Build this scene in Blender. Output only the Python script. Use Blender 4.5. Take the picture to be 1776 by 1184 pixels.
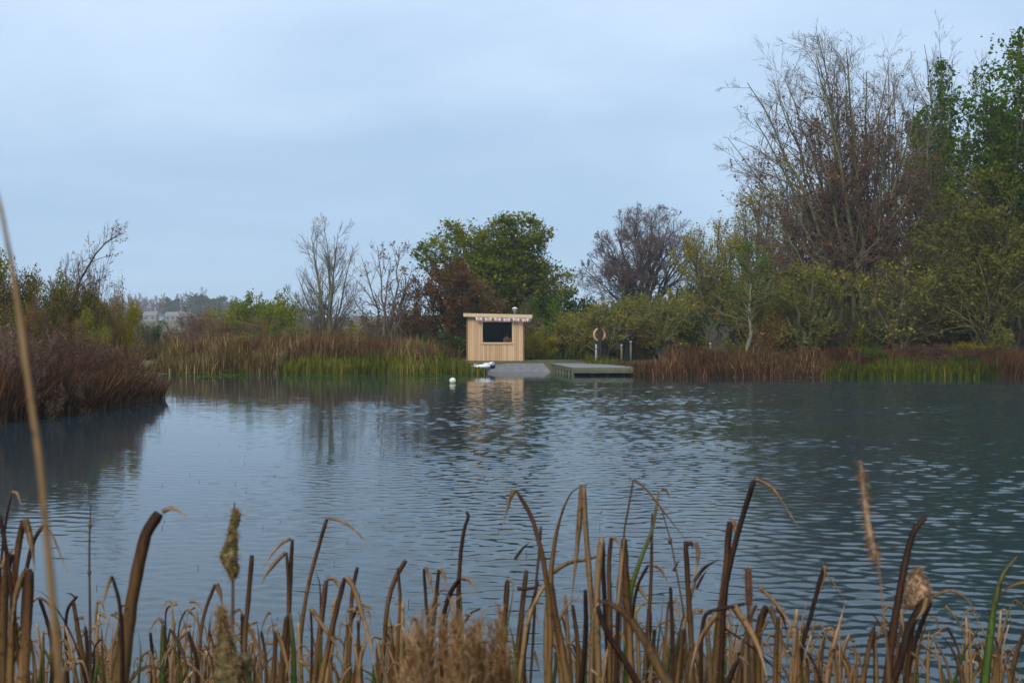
import bpy, bmesh, math, random
import numpy as np
from mathutils import Vector, Matrix
PI = math.pi
R = math.radians
sc = bpy.context.scene
for o in list(bpy.data.objects):
    bpy.data.objects.remove(o)

# ------------------------------------------------------------------ camera
CAM_H, FPX, HOR = 2.4, 1900.0, 575.0          # eye height above the water, focal length and horizon in photo pixels
cd = bpy.data.cameras.new('camera'); cam = bpy.data.objects.new('camera', cd)
sc.collection.objects.link(cam); sc.camera = cam
cam.location = (0, 0, CAM_H); cam.rotation_euler = (R(90), 0, 0)
cd.sensor_width = 36; cd.lens = FPX / 1776 * 36
cd.shift_y = -(592 - HOR) / 1776
cd.clip_start = 0.05; cd.clip_end = 6000
cd.dof.use_dof = True; cd.dof.focus_distance = 62; cd.dof.aperture_fstop = 13.0

# ------------------------------------------------------------------ sky
w = bpy.data.worlds.new('World'); sc.world = w; w.use_nodes = True
nt = w.node_tree; nt.nodes.clear(); N = nt.nodes.new; Lk = nt.links.new
SUN_EL, SUN_AZ = 38, 205                       # azimuth clockwise from +Y; light comes from behind and left of the camera
sky = N('ShaderNodeTexSky'); sky.sky_type = 'NISHITA'; sky.sun_disc = False
sky.sun_elevation = R(SUN_EL); sky.sun_rotation = R(SUN_AZ)
sky.air_density = 1.0; sky.dust_density = 2.0; sky.ozone_density = 1.5
tc = N('ShaderNodeTexCoord')
mp = N('ShaderNodeMapping'); mp.inputs['Scale'].default_value = (1.0, 1.0, 3.0); mp.inputs['Location'].default_value = (3.1, 0.4, 0.2)
Lk(tc.outputs['Generated'], mp.inputs['Vector'])
nz = N('ShaderNodeTexNoise'); nz.inputs['Scale'].default_value = 1.9; nz.inputs['Detail'].default_value = 5; nz.inputs['Roughness'].default_value = 0.56
nz.inputs['Distortion'].default_value = 0.4
Lk(mp.outputs['Vector'], nz.inputs['Vector'])
cr = N('ShaderNodeValToRGB'); cr.color_ramp.interpolation = 'EASE'
cr.color_ramp.elements[0].position = 0.30; cr.color_ramp.elements[0].color = (3.6, 4.85, 6.6, 1)
cr.color_ramp.elements[1].position = 0.72; cr.color_ramp.elements[1].color = (5.0, 6.2, 7.9, 1)
Lk(nz.outputs['Fac'], cr.inputs['Fac'])
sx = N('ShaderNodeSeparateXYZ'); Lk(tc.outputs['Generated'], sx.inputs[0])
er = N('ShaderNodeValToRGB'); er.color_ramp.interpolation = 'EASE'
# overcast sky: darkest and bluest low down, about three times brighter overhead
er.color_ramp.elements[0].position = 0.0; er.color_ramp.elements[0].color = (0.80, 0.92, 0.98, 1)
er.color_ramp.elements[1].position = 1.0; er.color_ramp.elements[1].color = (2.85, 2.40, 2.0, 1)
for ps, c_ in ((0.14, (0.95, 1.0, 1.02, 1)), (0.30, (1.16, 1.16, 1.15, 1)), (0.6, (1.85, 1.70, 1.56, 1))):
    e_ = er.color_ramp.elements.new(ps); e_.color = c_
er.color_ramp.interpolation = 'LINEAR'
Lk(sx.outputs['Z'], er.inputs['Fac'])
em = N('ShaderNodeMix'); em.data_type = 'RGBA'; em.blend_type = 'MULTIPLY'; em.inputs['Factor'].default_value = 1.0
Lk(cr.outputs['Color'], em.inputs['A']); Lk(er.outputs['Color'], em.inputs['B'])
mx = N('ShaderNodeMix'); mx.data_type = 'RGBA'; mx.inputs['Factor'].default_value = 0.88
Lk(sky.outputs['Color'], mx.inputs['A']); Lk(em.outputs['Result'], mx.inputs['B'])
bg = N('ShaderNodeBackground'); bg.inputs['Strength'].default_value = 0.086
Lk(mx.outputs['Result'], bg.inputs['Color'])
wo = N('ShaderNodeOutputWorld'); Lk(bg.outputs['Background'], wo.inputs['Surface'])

sl = bpy.data.lights.new('sun', 'SUN'); sl.energy = 1.5; sl.angle = R(22); sl.color = (1.0, 0.92, 0.80)
so = bpy.data.objects.new('sun', sl); sc.collection.objects.link(so)
so.rotation_euler = (R(90 - SUN_EL), 0, R(180 - SUN_AZ))
sc.view_settings.view_transform = 'Standard'; sc.view_settings.look = 'None'
sc.view_settings.exposure = 0.56; sc.view_settings.gamma = 1.0; sc.view_settings.use_curve_mapping = False
sc.cycles.max_bounces = 6; sc.cycles.diffuse_bounces = 2; sc.cycles.glossy_bounces = 3
sc.cycles.transmission_bounces = 4; sc.cycles.transparent_max_bounces = 6; sc.cycles.volume_bounces = 1
sc.cycles.sample_clamp_indirect = 6.0

# ------------------------------------------------------------------ helpers
COL = sc.collection
def X(px, Y): return (px - 888) / FPX * Y
def Z(py, Y): return CAM_H - (py - HOR) / FPX * Y
def W(px, py, Y): return (X(px, Y), Y, Z(py, Y))

def tag(o, label=None, cat=None, group=None, kind=None):
    if label: o['label'] = label
    if cat: o['category'] = cat
    if group: o['group'] = group
    if kind: o['kind'] = kind
    return o
def empty(name, loc=(0, 0, 0), rz=0.0):
    o = bpy.data.objects.new(name, None); COL.objects.link(o)
    o.location = loc; o.rotation_euler = (0, 0, rz); o.empty_display_size = 0.2
    return o
def link(name, me, parent=None, mat=None):
    o = bpy.data.objects.new(name, me); COL.objects.link(o)
    if mat is not None and len(me.materials) == 0: me.materials.append(mat)
    if parent is not None: o.parent = parent
    return o
def copy_tree(o, parent=None):
    c = o.copy(); COL.objects.link(c); c.parent = parent
    for ch in [x for x in o.children]: copy_tree(ch, c)
    return c

def np_mesh(name, V, F, tint=None, vtint=None, mat=None, smooth=False):
    """V (n,3), F (m,k) with one k"""
    V = np.asarray(V, dtype=np.float32).reshape(-1, 3); F = np.asarray(F, dtype=np.int32)
    me = bpy.data.meshes.new(name); m, k = F.shape
    me.vertices.add(len(V)); me.vertices.foreach_set('co', V.ravel())
    me.loops.add(m * k); me.loops.foreach_set('vertex_index', F.ravel())
    me.polygons.add(m); me.polygons.foreach_set('loop_start', np.arange(0, m * k, k, dtype=np.int32))
    me.polygons.foreach_set('loop_total', np.full(m, k, dtype=np.int32))
    if smooth: me.polygons.foreach_set('use_smooth', np.ones(m, dtype=bool))
    if tint is not None:
        a = me.attributes.new('tint', 'FLOAT', 'FACE'); a.data.foreach_set('value', np.asarray(tint, dtype=np.float32))
    if vtint is not None:
        a = me.attributes.new('tint', 'FLOAT', 'POINT'); a.data.foreach_set('value', np.asarray(vtint, dtype=np.float32))
    me.update(calc_edges=True)
    if mat is not None: me.materials.append(mat)
    return me

class MB:
    """collects boxes, prisms and tubes into one mesh"""
    def __init__(s): s.v = []; s.f = []
    def add(s, v, f):
        n = len(s.v); s.v += [tuple(p) for p in v]; s.f += [tuple(i + n for i in q) for q in f]; return s
    def box(s, x0, x1, y0, y1, z0, z1, M=None):
        v = [Vector((x, y, z)) for z in (z0, z1) for x, y in ((x0, y0), (x1, y0), (x1, y1), (x0, y1))]
        if M: v = [M @ p for p in v]
        return s.add(v, [(3, 2, 1, 0), (4, 5, 6, 7), (0, 1, 5, 4), (1, 2, 6, 5), (2, 3, 7, 6), (3, 0, 4, 7)])
    def tube(s, pts, rad, n=10, cap=True):
        pts = [Vector(p) for p in pts]
        if not hasattr(rad, '__len__'): rad = [rad] * len(pts)
        V = []; F = []
        for i, p in enumerate(pts):
            t = (pts[min(i + 1, len(pts) - 1)] - pts[max(i - 1, 0)]).normalized()
            a = t.cross(Vector((0.31, 0.95, 0.05))); a = a.normalized() if a.length > 1e-4 else Vector((1, 0, 0)); b = t.cross(a)
            for k in range(n):
                q = 2 * PI * k / n; V.append(p + (a * math.cos(q) + b * math.sin(q)) * rad[i])
        for i in range(len(pts) - 1):
            for k in range(n):
                F.append((i * n + k, i * n + (k + 1) % n, (i + 1) * n + (k + 1) % n, (i + 1) * n + k))
        if cap: F += [tuple(range(n))[::-1], tuple((len(pts) - 1) * n + k for k in range(n))]
        return s.add(V, F)
    def lathe(s, prof, n=16, c=(0, 0, 0)):
        V = []; F = []
        for r, z in prof:
            for k in range(n):
                a = 2 * PI * k / n; V.append((c[0] + r * math.cos(a), c[1] + r * math.sin(a), c[2] + z))
        for i in range(len(prof) - 1):
            for k in range(n):
                F.append((i * n + k, i * n + (k + 1) % n, (i + 1) * n + (k + 1) % n, (i + 1) * n + k))
        F += [tuple(range(n))[::-1], tuple((len(prof) - 1) * n + k for k in range(n))]
        return s.add(V, F)
    def mesh(s, name, mat, smooth=False, bevel=0):
        me = bpy.data.meshes.new(name); me.from_pydata([tuple(p) for p in s.v], [], s.f); me.materials.append(mat)
        if bevel:
            bm = bmesh.new(); bm.from_mesh(me)
            bmesh.ops.bevel(bm, geom=bm.edges[:], offset=bevel, segments=1, affect='EDGES'); bm.to_mesh(me); bm.free()
        if smooth:
            for p in me.polygons: p.use_smooth = True
        return me
    def obj(s, name, mat, parent=None, smooth=False, bevel=0):
        return link(name, s.mesh(name, mat, smooth, bevel), parent)

# ------------------------------------------------------------------ materials
def newmat(name):
    m = bpy.data.materials.new(name); m.use_nodes = True; t = m.node_tree; t.nodes.clear()
    return m, t, t.nodes.new, t.links.new
def ramp(nd, cols, ease=False):
    e = nd.color_ramp.elements
    while len(e) > len(cols): e.remove(e[-1])
    while len(e) < len(cols): e.new(1.0)
    for i, (p, c) in enumerate(cols): e[i].position = p; e[i].color = (*c, 1)
    if ease: nd.color_ramp.interpolation = 'EASE'
def leaf_mat(name, cols, transl=0.3, vary=0.35, sat=1.1):
    m, t, n, l = newmat(name)
    at = n('ShaderNodeAttribute'); at.attribute_name = 'tint'
    r = n('ShaderNodeValToRGB'); ramp(r, cols); l(at.outputs['Fac'], r.inputs['Fac'])
    oi = n('ShaderNodeObjectInfo')
    mr = n('ShaderNodeMapRange'); mr.inputs['To Min'].default_value = 1 - vary; mr.inputs['To Max'].default_value = 1 + vary
    l(oi.outputs['Random'], mr.inputs['Value'])
    hs = n('ShaderNodeHueSaturation'); hs.inputs['Saturation'].default_value = sat
    l(mr.outputs['Result'], hs.inputs['Value']); l(r.outputs['Color'], hs.inputs['Color'])
    d = n('ShaderNodeBsdfDiffuse'); tr = n('ShaderNodeBsdfTranslucent'); mx = n('ShaderNodeMixShader'); mx.inputs[0].default_value = transl
    l(hs.outputs['Color'], d.inputs['Color']); l(hs.outputs['Color'], tr.inputs['Color'])
    l(d.outputs[0], mx.inputs[1]); l(tr.outputs[0], mx.inputs[2])
    o = n('ShaderNodeOutputMaterial'); l(mx.outputs[0], o.inputs['Surface'])
    return m
def surf_mat(name, c1, c2, scale=6.0, rough=0.85, stretch=(1, 1, 1), c3=None, detail=4, bump=0.0, vary=0.0, spec=0.3, coords='Object'):
    m, t, n, l = newmat(name)
    tc = n('ShaderNodeTexCoord'); mp = n('ShaderNodeMapping'); mp.inputs['Scale'].default_value = stretch
    l(tc.outputs[coords], mp.inputs['Vector'])
    nz = n('ShaderNodeTexNoise'); nz.inputs['Scale'].default_value = scale; nz.inputs['Detail'].default_value = detail
    nz.inputs['Roughness'].default_value = 0.6; l(mp.outputs[0], nz.inputs['Vector'])
    r = n('ShaderNodeValToRGB'); ramp(r, [(0.3, c1), (0.68, c2)] if c3 is None else [(0.28, c1), (0.5, c2), (0.72, c3)])
    l(nz.outputs['Fac'], r.inputs['Fac'])
    col = r.outputs['Color']
    if vary:
        oi = n('ShaderNodeObjectInfo'); mr = n('ShaderNodeMapRange'); mr.inputs['To Min'].default_value = 1 - vary; mr.inputs['To Max'].default_value = 1 + vary
        l(oi.outputs['Random'], mr.inputs['Value']); hs = n('ShaderNodeHueSaturation')
        l(mr.outputs[0], hs.inputs['Value']); l(col, hs.inputs['Color']); col = hs.outputs['Color']
    p = n('ShaderNodeBsdfPrincipled'); p.inputs['Roughness'].default_value = rough; p.inputs['Specular IOR Level'].default_value = spec
    l(col, p.inputs['Base Color'])
    if bump:
        b = n('ShaderNodeBump'); b.inputs['Strength'].default_value = bump; b.inputs['Distance'].default_value = 0.02
        l(nz.outputs['Fac'], b.inputs['Height']); l(b.outputs[0], p.inputs['Normal'])
    o = n('ShaderNodeOutputMaterial'); l(p.outputs[0], o.inputs['Surface'])
    return m

M = {}
M['lf_redbrown'] = leaf_mat('leaf_redbrown', [(0, (0.085, 0.044, 0.026)), (0.5, (0.17, 0.095, 0.050)), (1, (0.27, 0.165, 0.075))], 0.25, 0.3)
M['soil'] = surf_mat('ground_soil', (0.030, 0.026, 0.014), (0.075, 0.065, 0.030), 0.6, 0.95, c3=(0.055, 0.062, 0.022), detail=8)
M['bark_grey'] = surf_mat('bark_grey', (0.055, 0.050, 0.038), (0.13, 0.12, 0.085), 3.0, 0.9, (1, 1, .4), c3=(0.10, 0.12, 0.055))
M['bark_green'] = surf_mat('bark_lichen', (0.075, 0.080, 0.045), (0.18, 0.19, 0.105), 3.0, 0.9, (1, 1, .4))
M['bark_dark'] = surf_mat('bark_dark', (0.028, 0.024, 0.021), (0.077, 0.063, 0.053), 3.0, 0.9, (1, 1, .4))
M['bark_pale'] = surf_mat('bark_pale', (0.14, 0.14, 0.10), (0.26, 0.26, 0.20), 3.0, 0.9, (1, 1, .4), c3=(0.12, 0.15, 0.07))
M['twig_brown'] = surf_mat('twig_brown', (0.090, 0.063, 0.048), (0.165, 0.120, 0.090), 1.2, 0.9, vary=0.2)
M['twig_purple'] = surf_mat('twig_purple', (0.101, 0.068, 0.068), (0.176, 0.121, 0.115), 1.2, 0.9, vary=0.2)
M['twig_olive'] = surf_mat('twig_olive', (0.111, 0.098, 0.039), (0.208, 0.182, 0.072), 1.2, 0.9, vary=0.2)
M['twig_red'] = surf_mat('twig_red', (0.086, 0.034, 0.030), (0.161, 0.069, 0.055), 1.2, 0.9, vary=0.2)
M['twig_grey'] = surf_mat('twig_grey', (0.111, 0.101, 0.078), (0.208, 0.189, 0.143), 1.2, 0.9, vary=0.2)
M['lf_oak'] = leaf_mat('leaf_oak', [(0, (0.060, 0.085, 0.012)), (0.5, (0.130, 0.155, 0.020)), (0.85, (0.20, 0.20, 0.030)), (1, (0.27, 0.24, 0.045))], 0.38, 0.1)
M['lf_green'] = leaf_mat('leaf_green', [(0, (0.030, 0.065, 0.012)), (0.6, (0.070, 0.125, 0.018)), (1, (0.14, 0.165, 0.024))], 0.3, 0.2)
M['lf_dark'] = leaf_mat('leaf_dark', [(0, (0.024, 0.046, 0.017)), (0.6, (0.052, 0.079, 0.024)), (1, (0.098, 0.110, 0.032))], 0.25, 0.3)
M['lf_olive'] = leaf_mat('leaf_olive', [(0, (0.069, 0.076, 0.023)), (0.5, (0.149, 0.149, 0.035)), (1, (0.278, 0.245, 0.055))], 0.3, 0.3)
M['lf_yellow'] = leaf_mat('leaf_yellow', [(0, (0.124, 0.115, 0.021)), (0.5, (0.248, 0.212, 0.032)), (1, (0.371, 0.300, 0.052))], 0.35, 0.2)
M['lf_lime'] = leaf_mat('leaf_lime', [(0, (0.085, 0.120, 0.016)), (0.6, (0.165, 0.195, 0.024)), (1, (0.27, 0.25, 0.05))], 0.35, 0.1)
M['lf_brown'] = leaf_mat('leaf_brown', [(0, (0.075, 0.042, 0.020)), (0.5, (0.150, 0.092, 0.036)), (1, (0.23, 0.155, 0.055))], 0.25, 0.3)
M['lf_red'] = leaf_mat('leaf_red', [(0, (0.075, 0.040, 0.032)), (0.5, (0.145, 0.082, 0.058)), (1, (0.23, 0.15, 0.095))], 0.25, 0.3)
M['lf_purple'] = leaf_mat('leaf_purple', [(0, (0.070, 0.042, 0.032)), (0.5, (0.130, 0.084, 0.058)), (1, (0.21, 0.15, 0.09))], 0.25, 0.3)
M['sedge'] = leaf_mat('sedge', [(0, (0.030, 0.036, 0.010)), (0.35, (0.070, 0.085, 0.014)), (0.8, (0.135, 0.150, 0.024)), (1, (0.26, 0.20, 0.075))], 0.3, 0.0)
M['reed'] = leaf_mat('reed_rust', [(0, (0.050, 0.028, 0.018)), (0.45, (0.115, 0.062, 0.036)), (0.8, (0.20, 0.12, 0.065)), (1, (0.30, 0.20, 0.11))], 0.25, 0.0)
M['reed_tan'] = leaf_mat('reed_tan', [(0, (0.055, 0.038, 0.018)), (0.45, (0.115, 0.080, 0.034)), (0.8, (0.20, 0.145, 0.065)), (1, (0.32, 0.25, 0.13))], 0.25, 0.0)

# ------------------------------------------------------------------ terrain
SHORE = np.array([(60, -30), (60, 40), (40, 55), (27, 57), (15, 57.5), (7.2, 58.2), (6.6, 63), (4.6, 66.0), (2.6, 65.6), (-1.2, 65.2), (-1.7, 62.6),
                  (-8, 62.2), (-15, 62.4), (-19.6, 62.0), (-19.8, 57), (-17.4, 49), (-14.0, 42.0), (-12.9, 39.2), (-12.9, 35), (-13.4, 28.6), (-14.5, 20), (-12, 9), (-7, 3.2),
                  (-3, 2.0), (0, 1.7), (3, 1.8), (8, 2.2), (16, 0), (24, -30)], dtype=np.float64)
def shore_dist(x, y):
    """signed distance to the shore line, positive on land"""
    x = np.asarray(x, float); y = np.asarray(y, float)
    best = np.full(x.shape, 1e9); inside = np.zeros(x.shape, bool)
    n = len(SHORE)
    for i in range(n):
        ax, ay = SHORE[i]; bx, by = SHORE[(i + 1) % n]
        dx, dy = bx - ax, by - ay
        t = np.clip(((x - ax) * dx + (y - ay) * dy) / (dx * dx + dy * dy), 0, 1)
        best = np.minimum(best, np.hypot(x - ax - t * dx, y - ay - t * dy))
        c = ((ay > y) != (by > y)) & (x < (bx - ax) * (y - ay) / (by - ay + 1e-12) + ax)
        inside ^= c
    return np.where(inside, -best, best)
def sstep(a, b, v):
    t = np.clip((v - a) / (b - a), 0, 1); return t * t * (3 - 2 * t)
def gz(x, y):
    x = np.asarray(x, float); y = np.asarray(y, float)
    d = shore_dist(x, y)
    land = 0.58 * sstep(0, 3.4, d) + 0.02 * np.clip(d, 0, 1)
    near = np.where(y < 12, 0.25 * sstep(1.0, 3.0, d), 0)
    wat = -1.2 * sstep(0, 5.0, -d) - 0.02
    z = np.where(d > 0, land + near, wat)
    hill = 12.0 * sstep(150, 620, y) + 0.004 * np.clip(y - 620, 0, 4000)
    hill = hill * (0.8 + 0.2 * np.sin(x * 0.011 + 1.0)) + 0.15 * np.sin(x * 0.35) * np.sin(y * 0.31) * sstep(3, 10, d)
    return z + hill
def GZ(x, y): return float(gz(np.array([x]), np.array([y]))[0])

xs = np.unique(np.concatenate([np.linspace(-1500, -80, 26), np.linspace(-80, -26, 28), np.linspace(-26, 30, 85), np.linspace(30, 80, 24), np.linspace(80, 1500, 26)]))
ys = np.unique(np.concatenate([np.linspace(-60, -5, 10), np.linspace(-5, 5, 24), np.linspace(5, 24, 20), np.linspace(24, 72, 73), np.linspace(72, 120, 25), np.linspace(120, 800, 50), np.linspace(800, 4000, 20)]))
gx, gy = np.meshgrid(xs, ys)
V = np.stack([gx, gy, gz(gx, gy)], -1).reshape(-1, 3)
nx, ny = len(xs), len(ys)
ii = (np.arange(ny - 1)[:, None] * nx + np.arange(nx - 1)[None, :]).ravel()
F = np.stack([ii, ii + 1, ii + 1 + nx, ii + nx], -1)
tag(link('ground', np_mesh('ground', V, F, mat=M['soil'], smooth=True)), kind='structure')

# ------------------------------------------------------------------ water
m, t, n, l = newmat('pond_water')
tc = n('ShaderNodeTexCoord')
def slope_noise(scale, stretch, detail, rough=0.55, dist=0.0):
    mp_ = n('ShaderNodeMapping'); mp_.inputs['Scale'].default_value = stretch; l(tc.outputs['Object'], mp_.inputs['Vector'])
    z_ = n('ShaderNodeTexNoise'); z_.inputs['Scale'].default_value = scale; z_.inputs['Detail'].default_value = detail
    z_.inputs['Roughness'].default_value = rough; z_.inputs['Distortion'].default_value = dist
    l(mp_.outputs[0], z_.inputs['Vector'])
    s_ = n('ShaderNodeVectorMath'); s_.operation = 'SUBTRACT'; s_.inputs[1].default_value = (0.5, 0.5, 0.5); l(z_.outputs['Color'], s_.inputs[0])
    return s_.outputs[0]
def scalev(v, fac=None, k=1.0):
    s_ = n('ShaderNodeVectorMath'); s_.operation = 'SCALE'; s_.inputs['Scale'].default_value = k; l(v, s_.inputs[0])
    if fac is not None: l(fac, s_.inputs['Scale'])
    return s_.outputs[0]
def addv(a, b):
    s_ = n('ShaderNodeVectorMath'); s_.operation = 'ADD'; l(a, s_.inputs[0]); l(b, s_.inputs[1]); return s_.outputs[0]
def math_(op, a, b):
    s_ = n('ShaderNodeMath'); s_.operation = op; s_.use_clamp = False
    for i_, v_ in enumerate((a, b)):
        if isinstance(v_, (int, float)): s_.inputs[i_].default_value = v_
        else: l(v_, s_.inputs[i_])
    return s_.outputs[0]
def mrange(v, a, b, c, d, smooth=True):
    s_ = n('ShaderNodeMapRange'); s_.interpolation_type = 'SMOOTHSTEP' if smooth else 'LINEAR'
    for k_, q_ in zip(('From Min', 'From Max', 'To Min', 'To Max'), (a, b, c, d)): s_.inputs[k_].default_value = q_
    l(v, s_.inputs['Value']); return s_.outputs[0]
sep = n('ShaderNodeSeparateXYZ'); l(tc.outputs['Object'], sep.inputs[0])
sl_ = addv(scalev(slope_noise(1.0, (7.0, 20.0, 1), 2.0), None, 0.035), scalev(slope_noise(1.0, (0.5, 2.0, 1), 3.0), None, 0.018))
mulv = n('ShaderNodeVectorMath'); mulv.operation = 'MULTIPLY'; mulv.inputs[1].default_value = (0.6, 1.0, 0.0); l(sl_, mulv.inputs[0])
geo = n('ShaderNodeNewGeometry'); nv = n('ShaderNodeVectorMath'); nv.operation = 'ADD'; l(geo.outputs['Normal'], nv.inputs[1]); l(mulv.outputs[0], nv.inputs[0])
nn = n('ShaderNodeVectorMath'); nn.operation = 'NORMALIZE'; l(nv.outputs[0], nn.inputs[0])
p = n('ShaderNodeBsdfPrincipled'); p.inputs['Base Color'].default_value = (0.012, 0.028, 0.036, 1)
p.inputs['Roughness'].default_value = 0.04; p.inputs['IOR'].default_value = 1.333
l(nn.outputs[0], p.inputs['Normal'])
o_ = n('ShaderNodeOutputMaterial'); l(p.outputs[0], o_.inputs['Surface'])
M['water'] = m
# the ripples are real waves: calm in the lee of the left bank and of the far shore, breezy on the open water
def noise2(x, y, seed, sc_):
    r_ = np.random.default_rng(seed); o = np.zeros_like(x)
    for _ in range(14):
        a_ = r_.random() * 6.28; k_ = sc_ * r_.uniform(0.5, 2.0); o += np.sin((x * math.cos(a_) + y * math.sin(a_)) * k_ + r_.random() * 6.28)
    return o / 2.6
yv = [4.0]
while yv[-1] < 64.5: yv.append(yv[-1] + 0.040 + 0.00085 * (yv[-1] - 4.0))
wy = np.concatenate([[-30, -10, 0], yv, [72, 80]]); uu = np.linspace(-1, 1, 381)
gy = np.repeat(wy[:, None], 383, 1); hw = (0.53 * np.clip(wy, 0, 66) + 2.0)[:, None]
gx = np.concatenate([np.full((len(wy), 1), -70.0), uu[None, :] * hw, np.full((len(wy), 1), 75.0)], 1)     # finer cells on the near water
n1_ = noise2(gx, gy * 1.6, 5, 0.16); n2_ = noise2(gx, gy * 2.2, 6, 0.45)
br_ = sstep(-6.5, 2.0, gx + 1.6 * n1_ + 0.10 * (gy - 25)) * 0.86 + 0.14
br_ *= 1 - 0.94 * sstep(50.0, 53.0, gy + 1.1 * n1_ + 0.5 * n2_)
br_ *= np.clip(0.9 + 0.16 * n2_, 0.45, 1.25) * (1 + 0.45 * sstep(3, 13, gx))
br_ *= sstep(0.2, 3.0, -shore_dist(gx, gy)) * 0.9 + 0.1
r_ = np.random.default_rng(77); wz = np.zeros_like(gx)
NW = 64
for i_ in range(NW):
    lam = 0.115 * (0.36 / 0.115) ** r_.random(); k_ = 2 * PI / lam; an_ = r_.normal() * 0.50 + 0.10
    ph_ = (gx * math.sin(an_) + gy * math.cos(an_)) * k_ + r_.random() * 6.28 + 0.8 * n2_ * r_.normal()
    wz += (0.118 / math.sqrt(NW / 2)) / k_ * np.sin(ph_)
wz *= br_
wz[:, 0] = wz[:, -1] = 0; V = np.stack([gx, gy, wz], -1).reshape(-1, 3); ny, nx = gx.shape
ii = (np.arange(ny - 1)[:, None] * nx + np.arange(nx - 1)[None, :]).ravel()
tag(link('pond_water', np_mesh('pond_water', V, np.stack([ii, ii + 1, ii + 1 + nx, ii + nx], -1), mat=M['water'], smooth=True)), kind='structure')

# ------------------------------------------------------------------ vegetation generators
def unit(v): return v / (np.linalg.norm(v, axis=-1, keepdims=True) + 1e-9)
def tubes(P, Rd, S=3):
    """P (N,K,3) polylines, Rd (N,K) radii -> V, F quads"""
    Nn, K, _ = P.shape
    T = np.empty_like(P); T[:, 1:-1] = P[:, 2:] - P[:, :-2]; T[:, 0] = P[:, 1] - P[:, 0]; T[:, -1] = P[:, -1] - P[:, -2]
    T = unit(T)
    ref = np.where(np.abs(T[:, :1, 2:3]) > 0.9, np.array([1., 0, 0]), np.array([0, 0, 1.]))
    A = unit(np.cross(T, np.broadcast_to(ref, T.shape))); B = np.cross(T, A)
    an = np.arange(S) * 2 * PI / S
    Vv = P[:, :, None, :] + Rd[:, :, None, None] * (A[:, :, None, :] * np.cos(an)[None, None, :, None] + B[:, :, None, :] * np.sin(an)[None, None, :, None])
    base = (np.arange(Nn)[:, None, None] * K + np.arange(K - 1)[None, :, None]) * S
    k = np.arange(S)[None, None, :]; k2 = (k + 1) % S
    Ff = np.stack([base + k, base + k2, base + S + k2, base + S + k], -1).reshape(-1, 4)
    return Vv.reshape(-1, 3), Ff
def join_vf(parts):
    Vs, Fs, off = [], [], 0
    for v, f in parts:
        Vs.append(v); Fs.append(f + off); off += len(v)
    return np.concatenate(Vs), np.concatenate(Fs)
def ray_ell(pos, d, ells):
    """distance to leave the union of ellipsoids (cx,cy,cz,rx,ry,rz)"""
    out = np.full(len(pos), 0.0)
    for c in ells:
        c = np.asarray(c, float); p = (pos - c[:3]) / c[3:]; q = d / c[3:]
        a = (q * q).sum(1); b = (p * q).sum(1); cc = (p * p).sum(1) - 1
        disc = b * b - a * cc; ok = disc > 0
        tt = np.where(ok, (-b + np.sqrt(np.maximum(disc, 0))) / a, 0)
        out = np.maximum(out, tt)
    return out
def grow(P, Rd, rng, n, t0=0.25, t1=1.0, ang=(30, 60), lr=0.5, K=4, jit=0.12, trop=0.05, rr=0.6, rmin=0.004, falloff=0.6, ells=None, lmin=0.05, zmin=None, L=None):
    Nn, Kp, _ = P.shape
    cnt = rng.poisson(n, Nn) if not isinstance(n, int) else np.full(Nn, n)
    idx = np.repeat(np.arange(Nn), cnt); Mm = len(idx)
    t = t0 + (t1 - t0) * rng.random(Mm); f = t * (Kp - 1); i0 = np.minimum(f.astype(int), Kp - 2); fr = (f - i0)[:, None]
    pos = P[idx, i0] * (1 - fr) + P[idx, i0 + 1] * fr; tan = unit(P[idx, i0 + 1] - P[idx, i0])
    r0 = (Rd[idx, i0] * (1 - fr[:, 0]) + Rd[idx, i0 + 1] * fr[:, 0]) * rr
    seglen = np.linalg.norm(np.diff(P, axis=1), axis=2).sum(1)[idx]
    a = np.radians(rng.uniform(ang[0], ang[1], Mm))[:, None]
    per = unit(np.cross(tan, rng.normal(size=(Mm, 3))))
    d = unit(tan * np.cos(a) + per * np.sin(a))
    Ln = (seglen * lr if L is None else np.full(Mm, L)) * (1.05 - falloff * t) * rng.uniform(0.65, 1.3, Mm)
    if ells is not None: Ln = np.minimum(Ln, ray_ell(pos, d, ells) * rng.uniform(0.85, 1.06, Mm))
    keep = Ln > lmin
    pos, d, Ln, r0 = pos[keep], d[keep], Ln[keep], r0[keep]; Mm = len(pos)
    Q = np.empty((Mm, K, 3)); Q[:, 0] = pos; st = (Ln / (K - 1))[:, None]
    for k in range(1, K):
        d = unit(d + rng.normal(size=(Mm, 3)) * jit + np.array([0, 0, trop])); Q[:, k] = Q[:, k - 1] + d * st
    if zmin is not None: Q[:, :, 2] = np.maximum(Q[:, :, 2], zmin)
    rr_ = np.maximum(r0, rmin)[:, None] * np.linspace(1, 0.35, K)[None, :]
    return Q, np.maximum(rr_, rmin * 0.5)
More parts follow.
